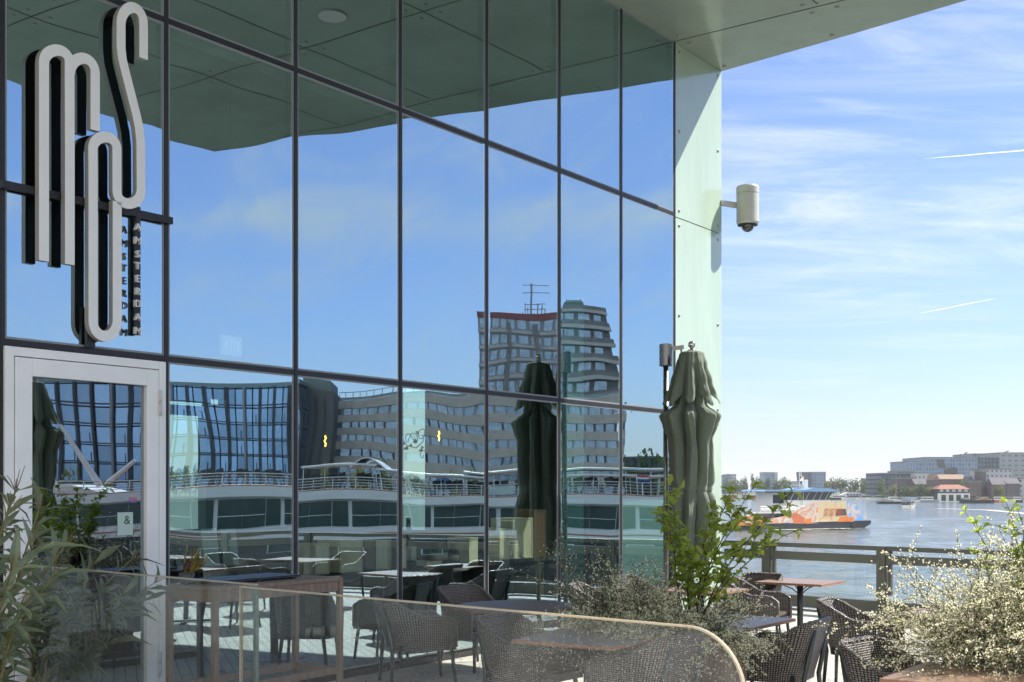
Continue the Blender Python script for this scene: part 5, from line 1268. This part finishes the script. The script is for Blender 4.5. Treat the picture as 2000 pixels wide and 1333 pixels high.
for a_,b_ in ((1506,1514),(1529,1535),(1540,1556)): MB().box(fxm(a_),fxm(b_),-1.66,-1.605,2.0,ud-1.0).build('window',m_cab,FY)
MB().prism([(fxm(1442),1.6),(fxm(1449),1.6),(fxm(1470),ud-.4),(fxm(1476),ud-.4),(fxm(1476),ud),(fxm(1462),ud-.6)],-4.0,-3.7,'y').build('arch',m_hullw,FY)
rr_ = MB()
for x_ in range(1488,1592,8): rr_.tube([(fxm(x_),-3.8,ud),(fxm(x_),-3.8,ud+1.15)],.05,5)
for z_ in (.4,.75,1.15): rr_.tube([(fxm(1488),-3.8,ud+z_),(fxm(1588),-3.8,ud+z_)],.045,5)
rr_.build('deck_railing',m_hullw,FY)
wz0, wz1 = fzm(1580,977), fzm(1580,961.5)
MB().box(fxm(1518),fxm(1540),-2.6,3.0,ud,wz1-.1).build('deck_house',m_hullw,FY); MB().box(fxm(1519),fxm(1539.5),-2.66,-2.605,ud+(wz1-ud)*.42,ud+(wz1-ud)*.86).build('window',m_cab,FY)
wh = MB().prism([(fxm(1545),wz0),(fxm(1622),wz0),(fxm(1633),wz1),(fxm(1540),wz1)],-3.2,3.4,'y').build('wheelhouse',mat("ferry_glass",(0.05,0.06,0.065),.12),FY)
for x_ in (1550,1564,1580,1594,1606,1618): MB().bar((fxm(x_)-.1,-3.24,wz0),(fxm(x_+7),-3.24,wz1),.16,.08).build('mullion',m_hullw,wh)
MB().box(fxm(1540),fxm(1626),-3.5,3.6,ud+.01,wz0-.01).build('wheelhouse_base',m_hullw,FY)
zr_ = fzm(1580,961); MB().prism([(fxm(1494),zr_+.1),(fxm(1643),zr_+.1),(fxm(1640),zr_+.35),(fxm(1620),fzm(1620,954)),(fxm(1592),fzm(1592,953)),(fxm(1575),fzm(1575,957)),(fxm(1500),fzm(1500,957))],-3.9,4.1,'y').build('roof',m_bcan,FY)
ms = MB(); mx_ = fxm(1588); zt = fzm(1588,953)
ms.tube([(mx_-.55,-.4,zt),(mx_-.2,0,zt+3.4)],.09,6).tube([(mx_+.55,-.4,zt),(mx_+.2,0,zt+3.4)],.09,6).tube([(mx_,0,zt+3.4),(mx_,0,fzm(1588,915))],.05,6)
for q in (1,2,3): ms.bar((mx_-.55+q*.1,-.3,zt+q*.9),(mx_+.55-q*.1,-.3,zt+q*.9),.08)
ms.build('mast',m_hullw,FY); MB().ball((mx_,-.3,fzm(1588,933)),.28,8,6).build('beacon',m_red,FY); MB().box(mx_+.5,mx_+1.6,-.8,.8,zt,fzm(1590,937)).build('radar_box',m_hullw,FY)
fl = MB().tube([(fxm(1572),-3.6,ud),(fxm(1573),-3.6,fzm(1573,930))],.05,6).build('flagpole',m_hullw,FY)
fg = MB(); fp = [[(fxm(1573)-i*.30, -3.6+.12*math.sin(i*1.3+j), fzm(1573,931)-j*.42-i*.22) for i in range(5)] for j in range(5)]; fg.grid(fp)
sd_ = fg.build('flag',m_letter,fl,True); sd_.modifiers.new('solid','SOLIDIFY').thickness=.02
MB().ball((fxm(1573)-.75,-3.72,fzm(1573,931)-1.3),.36,10,6,(1,.12,1)).build('flag_emblem',m_hullb,sd_)
yn = Vector((fx,fy)); lab = ['seated ferry passenger in pale top nearest the stern','seated ferry passenger in navy second from the stern','standing ferry passenger in red behind the stern panel','seated ferry passenger in pale top right of the red one','standing dark-clothed ferry passenger by the saloon wall','seated ferry passenger in navy below the deck edge','standing ferry passenger in red near the saloon windows','standing dark-clothed ferry passenger by the saloon doorway']
for i,(px_,k_) in enumerate(((1449,0),(1457,1),(1465,2),(1473,0),(1481,3),(1495,1),(1504,2),(1527,3))):
    p = mid_+fd.normalized()*fxm(px_)+yn*(1.0+.3*(i%3)); person(k_,(p.x,p.y,ZW+1.55 if k_ > 1 else ZW+2.0),fa+3.0+.5*i,lab[i],'passengers on the ferry')
nrm = -yn
foam('wake_foam',[tuple(mid_+fd.normalized()*q+nrm*(1.0+.4*math.sin(q))) for q in (-FL/2-4,-FL/4,0,FL/4,FL/2+1.5)],[1.5,2.4,2.6,2.2,1.2])
# ================================================================ ACROSS THE BASIN (out of frame to the right, mirrored in the glass)
m_land = mat("basin_quay", (0.14,0.14,0.12), .9, 0, .3, .05)
def VX(px, D): return (px-CX)/F_PX*D
def VZ(py, D): return EYE-(py-HY)/F_PX*D
class VB:                                                # local frame helper for a mirrored thing at distance D
    def __init__(s, name, pxc, D, label, cat, group=None, z=0.0):
        s.D = D; s.xc = VX(pxc, D); s.z = z; s.t = VT(name, s.xc, D, z, label, cat, group)
    def x(s, px): return -(VX(px, s.D)-s.xc)
    def h(s, py): return VZ(py, s.D)-s.z
q1 = VT('basin_quay', 0, 88, 0); 
ql = MB().box(-60,330,0,700,ZW-1,-5.2).build('basin_quay', m_land); ql.location = q1.location; ql.rotation_euler = q1.rotation_euler; bpy.data.objects.remove(q1); tag(ql, kind='structure')
m_ship = mat("ship_white", (0.62,0.63,0.65), .35, 0, .05, .5); m_shiph = mat("ship_hull", (0.018,0.018,0.022), .3, 0, .15, .5); m_shipw = mat("ship_window", (0.02,0.05,0.055), .06, 0, .3, .3)
m_stripe = mat("ship_stripe", (0.32,0.13,0.08), .4); m_deck = mat("ship_deck", (0.12,0.12,0.12), .7)
S = VB('cruise_ship', 700, 66, 'long white river cruise ship moored across the basin, mirrored in the lower glass panes', 'ship', z=ZW)
t = S.t; xa, xb = S.x(1560), S.x(-900); Hs = lambda y: S.h(y)
MB().prism([(xa+2,-.8),(xb-1,-.8),(xb,Hs(1056)),(xa-1.5,Hs(1056)),(xa-1.0,.8)],0,9,'y').build('hull', m_shiph, t)
MB().box(xa-1,xb,-.04,9.0,Hs(1056)+.003,Hs(1036)).build('lower_band', m_ship, t); MB().box(xa-1,xb,-.055,-.042,Hs(1046),Hs(1043)).build('stripe', m_stripe, t)
MB().box(xa+1.5,xb,.25,8.7,Hs(1036)+.003,Hs(982)).build('cabin_wall', m_ship, t)
MB().box(xa+.5,xb,-.10,9.1,Hs(982)+.003,Hs(964)).build('deck_band', m_ship, t); MB().box(xa+.6,xb,-.03,9.0,Hs(964)+.002,Hs(962)).build('sun_deck', m_stripe, t)
i = 0
for px in range(-860, 1500, 138):
    for (a,b) in ((0,30),(38,86),(87,136)):
        if px+b > 1480: continue
        w_ = MB().box(S.x(px+a),S.x(px+b),.18,.246,Hs(1031),Hs(986)).build('window', m_shipw, t)
    MB().bar((S.x(px+38),.17,Hs(1011)),(S.x(px+136),.17,Hs(1011)),.03).build('window_bar', m_ship, t)
    if px < 1300:
        f = MB().box(S.x(px+12),S.x(px+62),-.05,-.003,Hs(1083),Hs(1064)).build('hull_window', m_ship, t); MB().box(S.x(px+14),S.x(px+60),-.07,-.052,Hs(1082),Hs(1065.5)).build('pane', m_shipw, f)
rl_ = MB()
for y in (939,944.5,950,955.5): rl_.tube([(xa+2,0,Hs(y)),(xb,0,Hs(y))],.022 if y > 940 else .035,5)
for px in range(-860,1500,46): rl_.bar((S.x(px),0,Hs(962)),(S.x(px),0,Hs(939)),.045)
rl_.build('deck_railing', mat("rail_bright",(0.60,0.60,0.60),.25,.6), t)
dc = MB(); rnd = random.Random(8)
for px in range(340,1290,16):
    if rnd.random() < .75:
        x = S.x(px+rnd.uniform(-4,4)); y = rnd.uniform(1,6); z = Hs(962)
        dc.bar((x,y,z),(x+.15,y,z+.8),.04).bar((x+.45,y,z),(x+.35,y,z+.42),.04).bar((x,y,z+.42),(x+.5,y,z+.42),.45,.05).bar((x+.5,y,z+.42),(x+.62,y,z+.9),.05,.42)
dc.build('deck_chairs', m_shiph, t); tag(t.children[-1], kind='stuff')
for (a,b,py) in ((578,742,916.5),(742,952,923),(905,1300,915),(1020,1300,928)):
    aw = MB().box(S.x(a),S.x(b),.5,6,Hs(py)+.0,Hs(py)+.13).build('awning', m_ship, t, bevel=.03)
    p_ = MB()
    for px in range(a+4,b,52): p_.bar((S.x(px),.8,Hs(962)),(S.x(px),.8,Hs(py)),.05)
    p_.build('awning_post', m_ship, aw)
cv_ = MB(); n_ = 10
cv_.grid([[(S.x(690+i*7),.5+j*2.2,Hs(922)+.55*math.sin(math.pi*i/n_)) for i in range(n_+1)] for j in range(3)]).build('arched_canopy', m_ship, t).modifiers.new('s','SOLIDIFY').thickness = .06
mb_ = MB(); mb_.tube([(S.x(86),1.5,Hs(822)),(S.x(166),1.5,Hs(948))],[.11,.2],8).tube([(S.x(172),1.7,Hs(948)),(S.x(236),1.7,Hs(894))],[.17,.12],8); mb_.build('crane_arm', m_ship, t)
MB().prism([(S.x(60),Hs(962)),(S.x(175),Hs(962)),(S.x(150),Hs(955)),(S.x(118),Hs(946)),(S.x(60),Hs(944))],1,6,'y').build('deck_house', m_ship, t)
MB().prism([(S.x(20),Hs(962)),(S.x(-340),Hs(962)),(S.x(-320),Hs(915)),(S.x(0),Hs(915))],1.5,7,'y').build('wheelhouse', m_ship, t)
fp_ = MB().tube([(S.x(1248),.3,Hs(962)),(S.x(1248),.3,Hs(922))],.04,6).build('flagpole', m_ship, t)
for k_,(c_,nm) in enumerate((((.45,.03,.04),'flag_red'),((.6,.6,.6),'flag_white'),((.03,.08,.30),'flag_blue'))):
    MB().box(S.x(1249),S.x(1268),.28,.31,Hs(924+k_*4+3.8),Hs(924+k_*4)).build('flag_band', mat(nm,c_,.7), fp_)
MB().box(S.x(955),S.x(1003),-.02,.02,Hs(958),Hs(941)).build('polished_plate', mat("polished_plate",(0.8,0.8,0.8),.12,1.0), t)
# --- glass office block
m_fin = mat("dark_fin",(0.025,0.03,0.04),.4); m_finl = mat("light_fin",(0.22,0.23,0.25),.5)
def panelmat(name, base, hi, bw, bh, refl=.08):
    m = gridmat(name, (0.02,0.03,0.045), base, bw, bh, .10, refl, .30, .9); m.node_tree.nodes['Principled BSDF'].inputs['Metallic'].default_value = .75; return m
g_off = panelmat("office_panels",(0.20,0.33,0.52),None,2.45,2.65)
O_ = VB('glass_office', 250, 168, 'blue glass office block with dark vertical fins, mirrored behind the ship left of centre', 'building', z=-5.2)
a, b = O_.x(576), O_.x(-420)
MB().box(a,b,0,30,0,O_.h(752)).build('curtain_wall', g_off, O_.t)
MB().box(a-.2,b+.2,-.25,30,O_.h(752)+.01,O_.h(745)).build('parapet', mat("parapet_glass",(0.16,0.24,0.27),.15), O_.t)
k_ = 0
for px in range(574,-420,-33):
    MB().box(O_.x(px)-.16,O_.x(px)+.16,-.55,-.01,0,O_.h(752)).build('fin', m_finl if k_ % 4 == 3 else m_fin, O_.t); k_ += 1
fl_ = MB()
for y in range(786,950,38): fl_.box(a,b,-.12,-.012,O_.h(y)-.09,O_.h(y)+.09)
fl_.build('floor_line', m_fin, O_.t)
sm_ = MB(); rnd = random.Random(3)
for y in range(786,910,38):
    for px in range(574,-380,-33):
        if rnd.random() < .45: sm_.box(O_.x(px-9)-.05,O_.x(px-9)+.05,-.10,-.013,O_.h(y+38)+.1,O_.h(y+19))
sm_.build('window_bar', m_fin, O_.t)
D2 = VB('roof_storey', 60, 176, 'dark upper storey above the mirrored glass office block', 'building', z=VZ(745,168)+.02)
MB().box(D2.x(162),D2.x(-500),2,14,0,D2.h(708)).build('wall', g_dark, D2.t); MB().box(D2.x(163),D2.x(-501),1.9,14.1,D2.h(708)+.01,D2.h(706)).build('parapet', m_roofgrey, D2.t)
# --- dark stair tower and concrete office
T1 = VB('stair_tower', 615, 172, 'dark grey windowless block between the mirrored glass office and the concrete office', 'building', z=-5.2)
MB().box(T1.x(648),T1.x(578),0,18,0,T1.h(757)).build('wall', mat("dark_panel",(0.10,0.095,0.10),.6,0,.2,.2), T1.t); MB().box(T1.x(640),T1.x(582),.5,10,T1.h(757)+.01,T1.h(738)).build('roof_house', mat("green_house",(0.13,0.17,0.16),.5), T1.t)
for px in (600,622): MB().box(T1.x(px)-.3,T1.x(px)+.3,-.06,-.005,2,T1.h(772)).build('joint', m_fin, T1.t)
m_cband = mat("concrete_band",(0.42,0.38,0.345),.85,0,.15,.4); m_bglass = mat("band_glass",(0.24,0.30,0.38),.12,.7,.35,.5)
C_ = VB('concrete_office', 800, 178, 'grey-beige concrete office with rows of blue windows mirrored right of the glass office', 'building', z=-5.2)
xa_, xb_ = C_.x(1215), C_.x(650)
MB().box(xa_,xb_,.6,28,0,C_.h(772)).build('core', m_bglass, C_.t)
for r in range(6):
    y = 774+r*31.5
    MB().box(xa_-.1,xb_+.1,0,27,C_.h(y+17),C_.h(y)).build('concrete_band', m_cband, C_.t)
    rw_ = MB(); px = 655; rnd = random.Random(r)
    while px < 1210:
        w_ = rnd.choice((14,17,20)); rw_.box(C_.x(px+w_),C_.x(px+w_+3.2),.25,.61,C_.h(y+31),C_.h(y+17)-.01); px += w_+3.5
    rw_.build('window_pier', m_fin if r % 2 else m_finl, C_.t)
MB().box(xa_,C_.x(660),2,20,C_.h(774)+.01,C_.h(766)).build('roof_edge', mat("pale_roof_edge",(0.24,0.28,0.27),.5), C_.t)
rg_ = MB()
for px in range(662,960,16): rg_.bar((C_.x(px),1.5,C_.h(766)),(C_.x(px),1.5,C_.h(757)),.10)
rg_.bar((C_.x(662),1.5,C_.h(757)),(C_.x(960),1.5,C_.h(757)),.09); rg_.build('roof_railing', m_finl, C_.t)
# --- tower
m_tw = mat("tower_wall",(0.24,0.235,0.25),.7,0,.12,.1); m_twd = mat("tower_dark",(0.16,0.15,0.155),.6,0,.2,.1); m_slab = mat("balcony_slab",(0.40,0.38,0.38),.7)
T_ = VB('residential_tower', 1080, 235, 'tall apartment tower with pale balcony bands and a roof antenna, mirrored in the right-hand panes', 'building', z=-5.2)
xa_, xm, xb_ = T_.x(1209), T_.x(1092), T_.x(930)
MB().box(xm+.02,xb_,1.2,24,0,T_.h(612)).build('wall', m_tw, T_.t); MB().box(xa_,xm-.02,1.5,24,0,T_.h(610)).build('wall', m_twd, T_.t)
MB().box(xm+.03,xb_+.1,1.0,1.19,T_.h(619),T_.h(608)).build('red_band', mat("tower_red",(0.22,0.055,0.06),.7), T_.t)
for r in range(11):
    y = 612+r*32
    MB().box(xa_-.2,xm-.03,0,1.49,T_.h(y+6.5),T_.h(y)).build('balcony_slab', m_slab, T_.t)
    MB().box(xa_-.15,xm-.05,.1,.16,T_.h(y),T_.h(y-9)).build('balcony_rail', m_twd, T_.t)
    if r > 0: MB().box(xm+.1,xb_+.15,.8,1.19,T_.h(y+3),T_.h(y-4)).build('balcony_slab', m_slab, T_.t)
    wd = MB()
    for px in range(936,1086,24): wd.box(T_.x(px+17),T_.x(px),1.1,1.195,T_.h(y+26),T_.h(y+8))
    wd.build('window_row', m_bglass, T_.t)
    w2_ = MB()
    for px in range(1100,1200,34): w2_.box(T_.x(px+24),T_.x(px),1.4,1.495,T_.h(y+28),T_.h(y+9))
    w2_.build('window_row', m_bglass, T_.t)
for px in (985,1040): MB().box(T_.x(px)-.5,T_.x(px)+.5,.6,1.0,0,T_.h(626)).build('fin', m_twd, T_.t)
MB().box(T_.x(1150),T_.x(1098),4,16,T_.h(610)+.01,T_.h(590)).build('plant_room', mat("plant_green",(0.06,0.10,0.085),.6), T_.t)
am = MB(); ax_ = T_.x(1036)
am.bar((ax_,8,T_.h(612)),(ax_,8,T_.h(543)),.3)
for y,w_ in ((546,32),(562,32)): am.bar((ax_-w_*.09,8,T_.h(y)),(ax_+w_*.05,8,T_.h(y)),.14)
for q in range(9):
    x_ = T_.x(1020+q*5.2); am.bar((x_,6+q%3,T_.h(612)),(x_,6+q%3,T_.h(612-(14+11*((q*7)%4)/2))),.16)
for y in (584,592,600): am.bar((T_.x(1024),7,T_.h(y)),(T_.x(1056),7,T_.h(y)),.12)
am.bar((T_.x(1103),6,T_.h(585)),(T_.x(1148),6,T_.h(585)),.3).bar((T_.x(1106),6,T_.h(590)),(T_.x(1106),6,T_.h(580)),.2).bar((T_.x(1145),6,T_.h(590)),(T_.x(1145),6,T_.h(580)),.2)
am.build('antenna', m_finl, T_.t)
# --- trees and small buildings round the basin
def vtree(px, ytop, D, w, kd, label, i):
    x, y = MIR(VX(px,D), D); zt = VZ(ytop,D)
    tree('tree', (x,y,-5.2), zt+5.2, w/F_PX*D, kd, label, 'trees across the basin', i)
vl = ['yellow-green tree mirrored in the door glass beside the crane arms','small tree mirrored left of the arched ship canopy','bright tree mirrored behind the arched ship canopy','small tree mirrored right of the arched ship canopy','tree mirrored before the concrete office, right part','tree mirrored before the concrete office, centre','dark round tree mirrored in the last pane beside the parasol','large green tree mirrored at the right edge of the last pane','low tree mirrored at the left of the last pane','low tree mirrored in the middle of the last pane','tall tree mirrored behind the last pane mullion']
for i,(px,yt,D,w_,kd) in enumerate(((122,925,120,52,2),(640,916,130,34,2),(712,902,130,46,2),(760,918,130,40,0),(880,922,130,44,2),(930,915,130,40,0),(1262,893,210,44,1),(1296,886,200,50,0),(1222,905,220,34,0),(1240,908,210,30,2),(1320,880,220,50,1))):
    vtree(px, yt, D, w_, kd, vl[i], i)
LB = VB('low_building', 1245, 250, 'low dark flat-roofed building mirrored behind the trees in the last pane', 'building', z=-5.2)
MB().box(LB.x(1300),LB.x(1205),0,14,0,LB.h(893)).build('wall', g_dark, LB.t); MB().box(LB.x(1302),LB.x(1203),-.5,14.5,LB.h(893)+.01,LB.h(889)).build('roof', m_roofgrey, LB.t)
BB = VB('blue_pavilion', 850, 120, 'small blue-roofed pavilion mirrored behind the ship deck in the third pane', 'pavilion', z=-5.2)
MB().box(BB.x(872),BB.x(838),0,6,0,BB.h(934)).build('wall', m_bglass, BB.t); MB().prism([(BB.x(876),BB.h(934)+.01),(BB.x(834),BB.h(934)+.01),(BB.x(842),BB.h(925)),(BB.x(866),BB.h(925))],-.4,6.4,'y').build('roof', m_hullb, BB.t)
# ================================================================ INSIDE, BEHIND THE GLASS
m_wine = woodmat("wine_box_wood",(0.66,0.63,0.44),(0.82,0.79,0.58),(8,8,1.2),.6); m_wined = woodmat("dark_box_wood",(0.12,0.08,0.05),(0.20,0.13,0.08),(8,8,1.2),.6)
m_bottle = mat("bottle_glass",(0.012,0.016,0.012),.08); m_label = mat("bottle_label",(0.5,0.5,0.42),.6); m_olive = mat("olive_leather",(0.12,0.14,0.075),.5,0,.12,8); m_blackleg = mat("black_leg",(0.02,0.02,0.02),.4)
NI = -0.55
u0, zs = FAC(720,1112,NI); zs -= .0
u_a, _ = FAC(560,1100,NI); u_b, _ = FAC(1090,1100,NI)
led = TT('window_ledge', NI, (u_a+u_b)/2, 0, 0, 'dark ledge inside the glass front carrying wooden wine boxes and bottles', 'ledge')
hl_ = (u_b-u_a)/2
MB().box(-.2,.2,-hl_,hl_,zs-.045,zs-.003).build('shelf', m_intwall, led)
for q in range(5): MB().box(-.16,.16,-hl_+.05+q*(2*hl_-.14)/4,-hl_+.09+q*(2*hl_-.14)/4,.031,zs-.046).build('support', m_blackleg, led)
def wbox(px0, px1, pyt, m, label, d=.16):
    a,_ = FAC(px0,1100,NI); b,_ = FAC(px1,1100,NI); _,zt = FAC((px0+px1)/2,pyt,NI)
    t = TT('wine_box', NI, (a+b)/2, zs, 0, label, 'wooden box', 'wooden wine boxes on the ledge'); w = (b-a)/2; h = zt-zs
    p = MB(); k_ = .012
    p.box(-d,d,-w,-w+k_,0,h).box(-d,d,w-k_,w,0,h).box(-d,d,-w+k_,w-k_,0,k_).box(-d,d,-w+k_,w-k_,h-k_,h).box(-d,-d+k_,-w+k_,w-k_,k_,h-k_)
    p.build('crate', m, t); MB().box(d-.022,d-.008,-w+k_+.002,w-k_-.002,k_+.002,h-k_-.002).build('lid', m, t)
    return t
wbox(594,621,1062,m_wine,'pale wooden box at the left end of the window ledge')
wbox(642,686,1054,m_wine,'tall pale wooden box second from the left on the ledge')
wbox(690,712,1056,m_wined,'narrow dark brown box between two pale boxes on the ledge')
wbox(713,738,1055,m_wine,'pale wooden box right of the narrow dark one')
wbox(744,772,1052,m_wine,'pale box just left of the second mullion pair behind the glass')
wbox(812,842,1096,m_wine,'low pale box beside the labelled bottle')
wbox(895,915,1050,m_wine,'narrow pale box left of the third mullion')
wbox(955,978,1032,m_wine,'pale box with a small mark left of the tallest box')
wbox(979,1020,1012,m_wine,'tallest pale wooden box on the ledge, below the mirrored parasol')
wbox(1022,1046,996,m_wined,'dark brown upright box beside the tallest pale box')
def bottle(px, pyt, r, label, lab=True):
    a,_ = FAC(px,1100,NI+.02); _,zt = FAC(px,pyt,NI+.02); h = zt-zs
    t = TT('bottle', NI+.02, a, zs, 0, label, 'bottle', 'bottles on the ledge')
    MB().lathe([(r*.9,0),(r,.01),(r,h*.52),(r*.8,h*.62),(r*.36,h*.76),(r*.30,h*.97),(r*.34,h)],(0,0,0),20).build('glass_body',m_bottle,t,True)
    if lab: MB().lathe([(r*1.006,h*.12),(r*1.006,h*.42)],(0,0,0),20).build('paper_label',m_label,t,True)
bottle(798,1012,.085,'large dark bottle in front of the narrow bright window')
bottle(858,1048,.10,'large dark bottle with a broad pale label')
bottle(884,1062,.075,'medium bottle with a small label right of the broad-labelled one')
bottle(1050,1030,.07,'tall slim bottle beside the dark brown box')
bottle(1040,1065,.06,'short dark bottle in front of the dark brown box')
# olive dining chairs inside
oc = make_chair(m_olive, m_olive, 'dining_chair', 'olive dining chair inside left of the second mullion', 'chair', 'olive dining chairs inside', m_blackleg)
spots = [(-1.25,1.75,80),(-1.3,3.2,120),(-1.25,4.6,95),(-1.35,5.3,-80),(-1.3,7.0,90)]
labs = ['olive dining chair inside left of the second mullion','olive dining chair inside behind the wine boxes','olive dining chair inside behind the bottles','olive dining chair inside left of the fourth mullion','olive dining chair inside behind the fourth and fifth mullions']
for i,(n_,u_,r_) in enumerate(spots):
    o = oc if i == 0 else copy_tree(oc); o.location = W(n_,u_,.03); o.rotation_euler = (0,0,math.radians(r_)-TH); o['label'] = labs[i]
def intable(n,u,label):
    t = TT('dining_table',n,u,.03,0,label,'table','dining tables inside'); MB().lathe([(.40,.70),(.42,.71),(.42,.735)],(0,0,0),40).build('table_top',mat("pale_top",(0.38,0.36,0.34),.35),t)
    MB().tube([(0,0,.03),(0,0,.70)],.035,12).build('post',m_blackleg,t); MB().lathe([(.26,0),(.26,.015),(.05,.035)],(0,0,0),28).build('base',m_blackleg,t)
intable(-2.1,2.4,'round pale dining table inside behind the left wine boxes'); intable(-2.1,4.0,'round pale dining table inside behind the bottles'); intable(-2.2,6.2,'round pale dining table inside behind the right-hand panes')
# two pale leaning boards
for (px,lab) in ((418,'left one of two pale leaning boards behind the first pane'),(456,'right one of two pale leaning boards behind the first pane')):
    u_,z_ = FAC(px,1072,-1.2); t = TT('leaning_board',-1.2,u_,z_-.17,0,lab,'board','pale leaning boards')
    MB().prism([(-.115,.40-.4),(.075,.0),(.03,.37),(-.16,.37)],-.02,.0,'x').build('board',m_note,t); MB().bar((-.03,0,.02),(-.28,0,-.01),.02).build('strut',m_blackleg,t)
    tb = None
t = TT('side_counter',-1.35,FAC(440,1100,-1.3)[0],0,0,'dark serving counter inside the first pane','counter')
_,zc = FAC(440,1100,-1.3); MB().box(-.3,.3,-.6,.6,zc-.06,zc-.02).build('counter_top',m_wined,t); MB().box(-.26,.26,-.55,.55,.031,zc-.061).build('counter_body',m_intwall,t)
# pendant bulbs
m_bulb = emitmat("filament",(1.0,0.50,0.06),5)
for (px,py,lab) in ((635,862,'amber filament pendant bulb inside the second pane'),(857,852,'amber filament pendant bulb inside the third pane')):
    u_,z_ = FAC(px,py,-1.6); t = TT('pendant_bulb',-1.6,u_,z_,0,lab,'lamp','pendant bulbs inside')
    MB().tube([(0,0,-.06),(.012,.0,-.03),(-.012,0,0),(.012,0,.03),(0,0,.06)],.008,6).build('filament',m_bulb,t); MB().tube([(0,0,.09),(0,0,5.9-z_)],.003,6).lathe([(.025,.07),(.025,.11)],(0,0,0),12).build('cord',m_blackleg,t)
# wrought vine in front of the bright window
u_,z_ = FAC(812,872,-.45); t = TT('wrought_vine',-.45,u_,z_,0,'black wrought-iron vine ornament before the narrow bright window','ornament'); mb = MB(); rnd = random.Random(9)
def spiral(c, r0, turns, sgn):
    return [(0, c[0]+sgn*r0*(1-q/20)*math.cos(turns*6.28*q/20), c[1]+r0*(1-q/20)*math.sin(turns*6.28*q/20)) for q in range(20)]
mb.tube([(0,-.22,-.05),(0,-.12,.0),(0,0,-.02),(0,.12,.05),(0,.16,.18)],.006,5)
for c,r0,s_ in (((-.13,.07),.075,1),((-.02,.07),.09,-1),((.1,.12),.09,1),((-.17,-.02),.05,-1),((.12,-.10),.07,1)): mb.tube(spiral(c,r0,1.2,s_),.005,5)
mb.build('iron_scroll',m_blackleg,t); lf_ = MB()
for q in range(9): lf_.leaf((0,rnd.uniform(-.2,.15),rnd.uniform(-.05,.2)),(rnd.gauss(0,.3),rnd.gauss(0,1),rnd.gauss(0,1)),(1,0,0),.06,.045)
lf_.build('iron_leaves',m_blackleg,t)
# exit sign
u_,z_ = FAC(450,675,-1.0); t = TT('exit_sign',-1.0,u_,z_,0,'pale hanging exit sign with a running figure, arrow and door, inside the second pane','exit sign')
m_exw = mat("exit_pale",(0.55,0.62,0.60),.5); m_exg = mat("exit_mark",(0.80,0.84,0.82),.5)
pn = MB().box(-.012,.012,-.13,.13,-.10,.09).build('panel',m_exw,t); MB().box(-.03,.03,-.10,.10,.095,.13).tube([(0,0,.13),(0,0,5.9-z_)],.003,6).build('hanger',m_blackleg,t)
pg = MB(); X_ = .0125
pg.prism([(.07,-.06),(.105,-.06),(.105,.05),(.07,.05)],X_,X_+.002,'x')
pg.prism([(-.005,-.05),(.01,-.025),(.003,-.025),(.003,.04),(-.013,.04),(-.013,-.025),(-.02,-.025)],X_,X_+.002,'x')
pg.prism([(-.055,.035),(-.045,.035),(-.045,.047),(-.055,.047)],X_,X_+.002,'x').prism([(-.075,.03),(-.05,.03),(-.055,-.005),(-.035,-.03),(-.045,-.035),(-.068,-.008),(-.095,-.04),(-.1,-.032),(-.078,-.002)],X_,X_+.002,'x')
pg.build('pictogram',m_exg,pn)
# ================================================================ AIR
m_h = bpy.data.materials.new("haze_air"); m_h.use_nodes = True; hn = m_h.node_tree.nodes; hn.clear()
ho = hn.new('ShaderNodeOutputMaterial'); hv = hn.new('ShaderNodeVolumePrincipled')
hv.inputs['Color'].default_value = (0.90,0.94,1.0,1); hv.inputs['Density'].default_value = 0.00008; hv.inputs['Anisotropy'].default_value = 0.2
m_h.node_tree.links.new(hv.outputs[0], ho.inputs['Volume'])
hz_ = MB().box(-9400,9400,-9400,9400,ZW-3,62).build('haze', m_h); tag(hz_, kind='stuff')
# condensation trails high over the river, outside the haze
m_trail = mat("ice_trail", (0.9,0.9,0.9), 1.0)
for (a, b, lab) in (((1802,311),(2010,293.5),'upper long thin white contrail at the right edge of the sky'),((1795,613),(1940,584),'lower short faint contrail right of the security camera')):
    p, q = AT(a[0],a[1],11500), AT(b[0],b[1],12500); t = MB().tube([p.lerp(q,i/8)+Vector((0,0,1.5*math.sin(i*1.7))) for i in range(9)], [1,2,3,4,4,5,5,6,6] if a[1] < 400 else [1,1.5,2,2,2.5,2.5,2,1.5,1], 8).build('contrail', m_trail, None, True)
    tag(t, lab, 'contrail', 'contrails')
# water placeholder
m_water0 = mat("w", (0.03,0.05,0.05), 0.1, 0,0,4,0.6,0.3)
